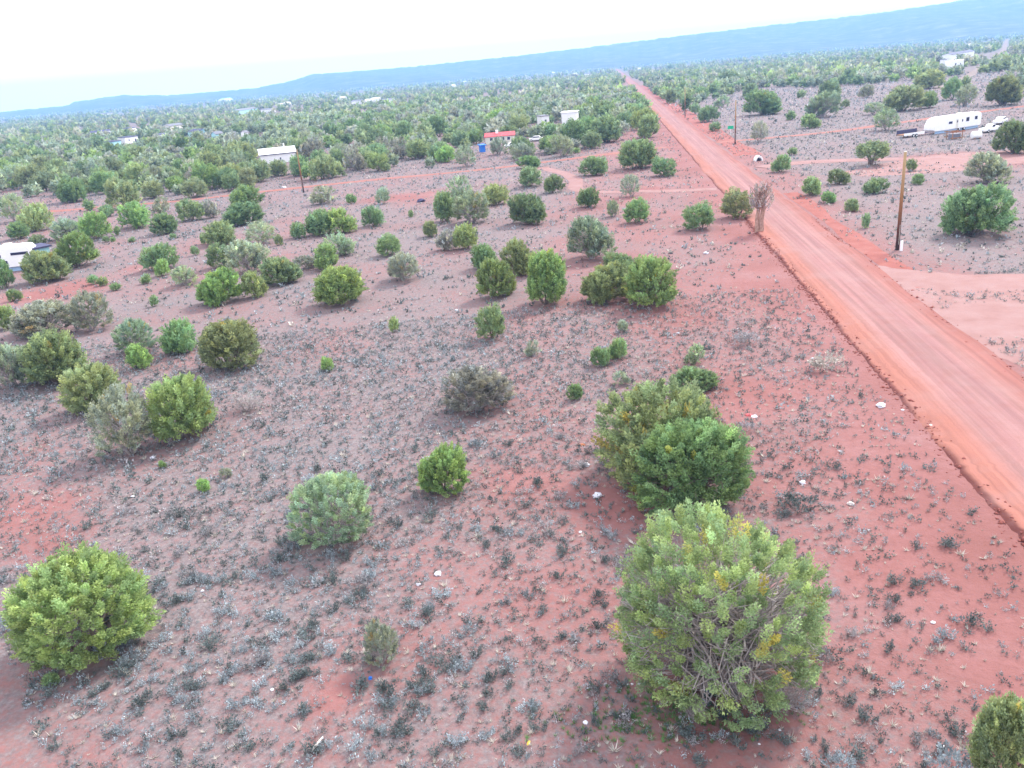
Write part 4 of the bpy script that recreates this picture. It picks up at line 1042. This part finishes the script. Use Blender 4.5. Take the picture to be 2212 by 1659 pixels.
# farther trees
def farfield(y0, y1, n, keep, rmin, rmax):
    x, y = sample(y0, y1, n); u, v, d = project(x, y, np.zeros_like(x))
    ok = in_view(x, y) & free(x, y, 3) & (wr.random(n) < keep * (.3 + .8 * (vnoise(x, y, 60, 12) > .46)))
    ok &= ~np.array([hides(a_, b_, 3) for a_, b_ in zip(x, y)])
    return [(a_, b_, float(wr.uniform(rmin, rmax))) for a_, b_ in zip(x[ok], y[ok])]
rest += farfield(620, 1500, 13000, .62, 2.0, 4.2)
fa2 = farfield(1500, 4200, 12000, .85, 2.6, 5.5)
def cloud_mass(name, items, protos):
    VV, QQ, CC, n0 = [], [], [], 0
    for px, py, rr in items:
        v, q_, c = protos[int(wr.integers(len(protos)))]; a = wr.uniform(0, 6.28); h_ = rr * wr.uniform(.6, .95); ca, sa = math.cos(a), math.sin(a)
        P = np.stack([(v[:, 0] * ca - v[:, 1] * sa) * rr + px, (v[:, 0] * sa + v[:, 1] * ca) * rr + py, v[:, 2] * h_ + float(height(px, py))], -1)
        kd = str(wr.choice(list('DDLGGGOOHH'))); VV.append(P); QQ.append(q_ + n0); CC.append(c * np.array(COL[kd]) * wr.uniform(.78, 1.08)); n0 += len(v)
    o = obj(name, mesh_np(name, np.vstack(VV), np.vstack(QQ), M_LEAF, np.vstack(CC))); o['kind'] = 'stuff'; return o
pm = [crown(700 + k, 36, 7, .31, .42) for k in range(6)]
pf = [crown(720 + k, 12, 4, .44, .82) for k in range(6)]
pd_ = [crown(740 + k, 6, 4, .5, 1.05) for k in range(4)]
mid_rest = [a_ for a_ in rest if math.hypot(a_[0], a_[1]) < 560]; far_rest = [a_ for a_ in rest if math.hypot(a_[0], a_[1]) >= 560]
cloud_mass('juniper_woodland', mid_rest, pm)
cloud_mass('distant_woodland', far_rest, pf)
cloud_mass('hazy_woodland', fa2, pd_)

# ------------------------------------------------------------------ sagebrush, grass tufts
def tuft(seed, nc, per, cr, leaf, flat=.5, spread=.6):
    r = np.random.default_rng(seed); a = r.uniform(0, 6.28, nc); q_ = np.sqrt(r.random(nc)) * spread
    cen = np.stack([q_ * np.cos(a), q_ * np.sin(a) * .75, flat * (.45 + .5 * (1 - (q_ / spread) ** 2)) * r.uniform(.6, 1.1, nc)], -1)
    ax = np.stack([cen[:, 0] * .9, cen[:, 1] * .9, .7 + 0 * a], -1); ax /= np.linalg.norm(ax, axis=1)[:, None]
    tint = r.uniform(.7, 1.35, (nc, 1)) * np.ones((1, 3))
    v, qd, c = leaf_cloud(r, cen, ax, per, cr, leaf, tint); v[:, 2] = np.maximum(v[:, 2], -.05); return v, qd, c
def grass(seed, n, spread=.55):
    r = np.random.default_rng(seed); a = r.uniform(0, 6.28, n); e = r.uniform(.5, 1.45, n); L = r.uniform(.5, 1.0, n)
    b0 = np.stack([np.cos(a) * .25 * r.random(n), np.sin(a) * .25 * r.random(n), 0 * a], -1)
    d = np.stack([np.cos(a) * np.cos(e), np.sin(a) * np.cos(e), np.sin(e)], -1); s = np.stack([-np.sin(a), np.cos(a), 0 * a], -1) * .045
    tip = b0 + d * L[:, None]; m_ = b0 + d * L[:, None] * .5
    v = np.stack([b0 - s, b0 + s, tip], 1).reshape(-1, 3)
    return v, np.arange(n * 3).reshape(-1, 3), np.repeat(r.uniform(.75, 1.3, (n, 1)) * np.ones((1, 3)), 3, 0)
SCOL = {'dark': (.120, .146, .145), 'blue': (.28, .32, .345), 'lilac': (.315, .30, .31), 'straw': (.45, .42, .375)}
tr_ = np.random.default_rng(55)
def scatter(y0, y1, n, thr):
    y = np.sqrt(tr_.random(n) * (y1 ** 2 - y0 ** 2) + y0 ** 2); x = (tr_.random(n) * 1.5 - .75) * y
    c = cover(x, y); ok = in_view(x, y, 170) & ~on_way(x, y, .1) & (tr_.random(n) < thr * (.40 + .85 * c))
    for cx, cy, cr in CLEAR[:40]: ok &= (x - cx) ** 2 + (y - cy) ** 2 > (cr * .55) ** 2
    return x[ok], y[ok], c[ok]
nx_, ny_, nc_ = scatter(13, 72, 40000, .95)
kinds = np.array(['dark', 'blue', 'lilac', 'straw'])
def kind_for(x, y, c):
    b = vnoise(x, y, 6.0, 31); rr = tr_.random(len(x)); left = np.clip((-road_s(x, y) - 16) / 14, 0, 1)
    return np.where(rr < .44 - .10 * left, 0, np.where(rr < .55 + .27 * left * (b > .4), 1, np.where(rr < .72 + .12 * left, 2, 3)))
nk = kind_for(nx_, ny_, nc_)
nsz = np.clip(tr_.lognormal(-1.50, .40, len(nx_)), .09, .56) * np.where(nk == 3, .72, 1.0)
uu_, vv_, _d = project(nx_, ny_, height(nx_, ny_)); score = nsz / np.hypot(nx_, np.hypot(ny_, H)) * ((uu_ > 5) & (uu_ < 2207) & (vv_ < 1650)); score[nk == 3] = 0
order = np.argsort(-score); single = set(order[:300].tolist())
SG = {}
for ki, kn in enumerate(('dark', 'blue', 'lilac')):
    for k in range(5):
        v, qd, c = tuft(800 + ki * 10 + k, 16, 22, .27, .125, .5, .62); SG[kn, k] = mesh_np('sage_shrub', v, qd, M_SAGE, c)
WORDS = {'dark': 'dark green-grey', 'blue': 'pale blue-grey', 'lilac': 'dusty lilac-grey'}
def sage_zone(x, y):
    u_, v_, _ = project(np.array([x]), np.array([y]), np.array([0.0])); u_, v_ = float(u_[0]), float(v_[0])
    if u_ < 620: return 'round the bright corner dome' if v_ > 1150 else 'below the ragged left-hand juniper pair'
    if u_ < 1250: return 'round the small lone bottom juniper' if v_ > 1180 else 'between the pale loose juniper and the twin junipers'
    if u_ < 1780: return 'round the largest juniper'
    return 'on the open red soil between the largest juniper and the road'
for i in order[:300]:
    kn = kinds[nk[i]]; o = obj('sage_shrub', SG[kn, int(tr_.integers(5))]); s_ = float(nsz[i]) * 1.12
    o.location = (nx_[i], ny_[i], float(height(nx_[i], ny_[i])) - .01); o.rotation_euler = (0, 0, float(tr_.uniform(0, 6.28)))
    o.scale = (s_ * float(tr_.uniform(.8, 1.35)), s_ * float(tr_.uniform(.8, 1.0)), s_ * float(tr_.uniform(.7, 1.0)))
    c = np.array(SCOL[kn]) * tr_.uniform(.8, 1.25); o.color = (*c, 1); z_ = sage_zone(nx_[i], ny_[i])
    tag(o, f'{WORDS[kn]} low sagebrush {z_}', 'shrub', f'{WORDS[kn]} sagebrush {z_}')
def mound(u, v, w_, h_, kn, label):
    x, y, z0, a, b_, dp = fit(u, v, w_, h_); vv, qd, c = tuft(int(u), 46, 16, .17, .12, .95, .95)
    o = obj('mound_shrub', mesh_np('mound_shrub', vv, qd, M_SAGE, c)); o.location = (x, y, z0); o.scale = (a, a, max(.3, b_ * 1.6)); o.color = (*SCOL[kn], 1)
    return tag(o, label, 'shrub')
mound(1608, 742, 68, 30, 'lilac', 'wide lilac-grey sage mound right of the small faded juniper')
mound(1790, 802, 84, 50, 'straw', 'tan and grey sage mound close to the road bank')
mound(1727, 1098, 84, 40, 'dark', 'dark flattened sage patch under the white bulging bag')
mound(1812, 1668, 80, 46, 'blue', 'blue-grey sage mound cut by the bottom edge')
mound(2050, 1668, 110, 60, 'blue', 'wide blue sage mound left of the corner juniper')
mound(1612, 935, 46, 30, 'lilac', 'grey-lilac round sage right of the twin junipers')
mound(775, 1270, 60, 34, 'lilac', 'pale feathery sage below the pale loose juniper')
def mass(name, x, y, k, sz, protos, kd):
    VV, QQ, CC, n0 = [], [], [], 0; z = height(x, y)
    for i in range(len(x)):
        v, q_, c = protos[int(tr_.integers(len(protos)))]; a = tr_.uniform(0, 6.28); ca, sa = math.cos(a), math.sin(a); s_ = sz[i]; ex = tr_.uniform(.8, 1.4)
        VV.append(np.stack([(v[:, 0] * ca * ex - v[:, 1] * sa) * s_ + x[i], (v[:, 0] * sa * ex + v[:, 1] * ca) * s_ + y[i], v[:, 2] * s_ * .9 + z[i]], -1))
        QQ.append(q_ + n0); n0 += len(v); CC.append(c * np.array(SCOL[kinds[k[i]]]) * tr_.uniform(.78, 1.25))
    o = obj(name, mesh_np(name, np.vstack(VV), np.vstack(QQ), M_SAGE, np.vstack(CC))); o['kind'] = 'stuff'; return o
m_ = np.ones(len(nx_), bool); m_[order[:300]] = False
sel = m_ & (nk != 3)
dn = np.hypot(nx_, ny_)
mass('sagebrush_cover', nx_[sel & (dn < 42)], ny_[sel & (dn < 42)], nk[sel & (dn < 42)], nsz[sel & (dn < 42)], [tuft(860 + k, 7, 8, .37, .22, .5, .58) for k in range(8)], 0)
mass('field_brush', nx_[sel & (dn >= 42)], ny_[sel & (dn >= 42)], nk[sel & (dn >= 42)], nsz[sel & (dn >= 42)], [tuft(866 + k, 5, 5, .40, .30, .5, .55) for k in range(8)], 0)
sel = m_ & (nk == 3)
mass('dry_grass', nx_[sel], ny_[sel], nk[sel], nsz[sel] * .95, [grass(880 + k, 20) for k in range(6)], 0)
fx_, fy_, fc_ = scatter(72, 250, 50000, .75)
fk = np.where((kind_for(fx_, fy_, fc_) == 0) & (tr_.random(len(fx_)) < .45), 1, kind_for(fx_, fy_, fc_)); fs_ = np.clip(tr_.lognormal(-1.35, .45, len(fx_)), .14, .75)
gx_, gy_, gc_ = scatter(250, 480, 32000, .6)
mass('far_brush', gx_, gy_, np.where(tr_.random(len(gx_)) < .35, 0, np.where(tr_.random(len(gx_)) < .6, 1, 3)), np.clip(tr_.lognormal(-.75, .4, len(gx_)), .3, 1.2), [tuft(896 + k, 2, 3, .5, .7, .45, .5) for k in range(5)], 0)
mass('low_brush', fx_, fy_, fk, fs_, [tuft(890 + k, 4, 3, .42, .48, .5, .55) for k in range(6)], 0)

gr = np.random.default_rng(91); c0 = at(1470, 1545); n_ = 420
gx = c0[0] + gr.normal(0, 1.9, n_) - .3; gy = c0[1] + gr.normal(0, .75, n_)
SCOL['straw'] = (.10, .20, .075)
mass('green_grass', gx, gy, np.full(n_, 3), gr.uniform(.12, .26, n_), [grass(920 + k, 14) for k in range(4)], 0)

cr_ = np.random.default_rng(63); n_ = 1900
yy = np.sqrt(cr_.random(n_) * (105 ** 2 - 22 ** 2) + 22 ** 2); side = cr_.random(n_) < .78
ss = np.where(side, cr_.normal(-.22, .30, n_), cr_.normal(7.45, .35, n_)); xx = 16.8 + .14 * yy + ss * .9903; yy = yy - ss * .1386
bv = np.array([(1, 0, 0), (-1, 0, 0), (0, 1, 0), (0, -1, 0), (0, 0, 1), (0, 0, -.6)], float); bq = np.array([(0, 2, 4), (2, 1, 4), (1, 3, 4), (3, 0, 4), (2, 0, 5), (1, 2, 5), (3, 1, 5), (0, 3, 5)])
sz = np.clip(cr_.lognormal(-2.95, .5, n_), .02, .15)[:, None, None]; zz = height(xx, yy) + np.interp(ss, [-.6, -.27, -.07, .14, 6.9, 7.4, 8.0], [0, .02, .14, .17, .22, .15, 0.02])
vv = bv[None] * cr_.uniform(.6, 1.4, (n_, 6, 1)) * sz * np.array([1.2, 1, .75]); ca, sa = np.cos(cr_.random(n_) * 6.28)[:, None], np.sin(cr_.random(n_) * 6.28)[:, None]
vv = np.stack([vv[..., 0] * ca - vv[..., 1] * sa, vv[..., 0] * sa + vv[..., 1] * ca, vv[..., 2]], -1) + np.stack([xx, yy, zz], -1)[:, None]
o = obj('bank_clods', mesh_np('bank_clods', vv.reshape(-1, 3), (bq[None] + 6 * np.arange(n_)[:, None, None]).reshape(-1, 3), M_VERGE)); o['kind'] = 'stuff'
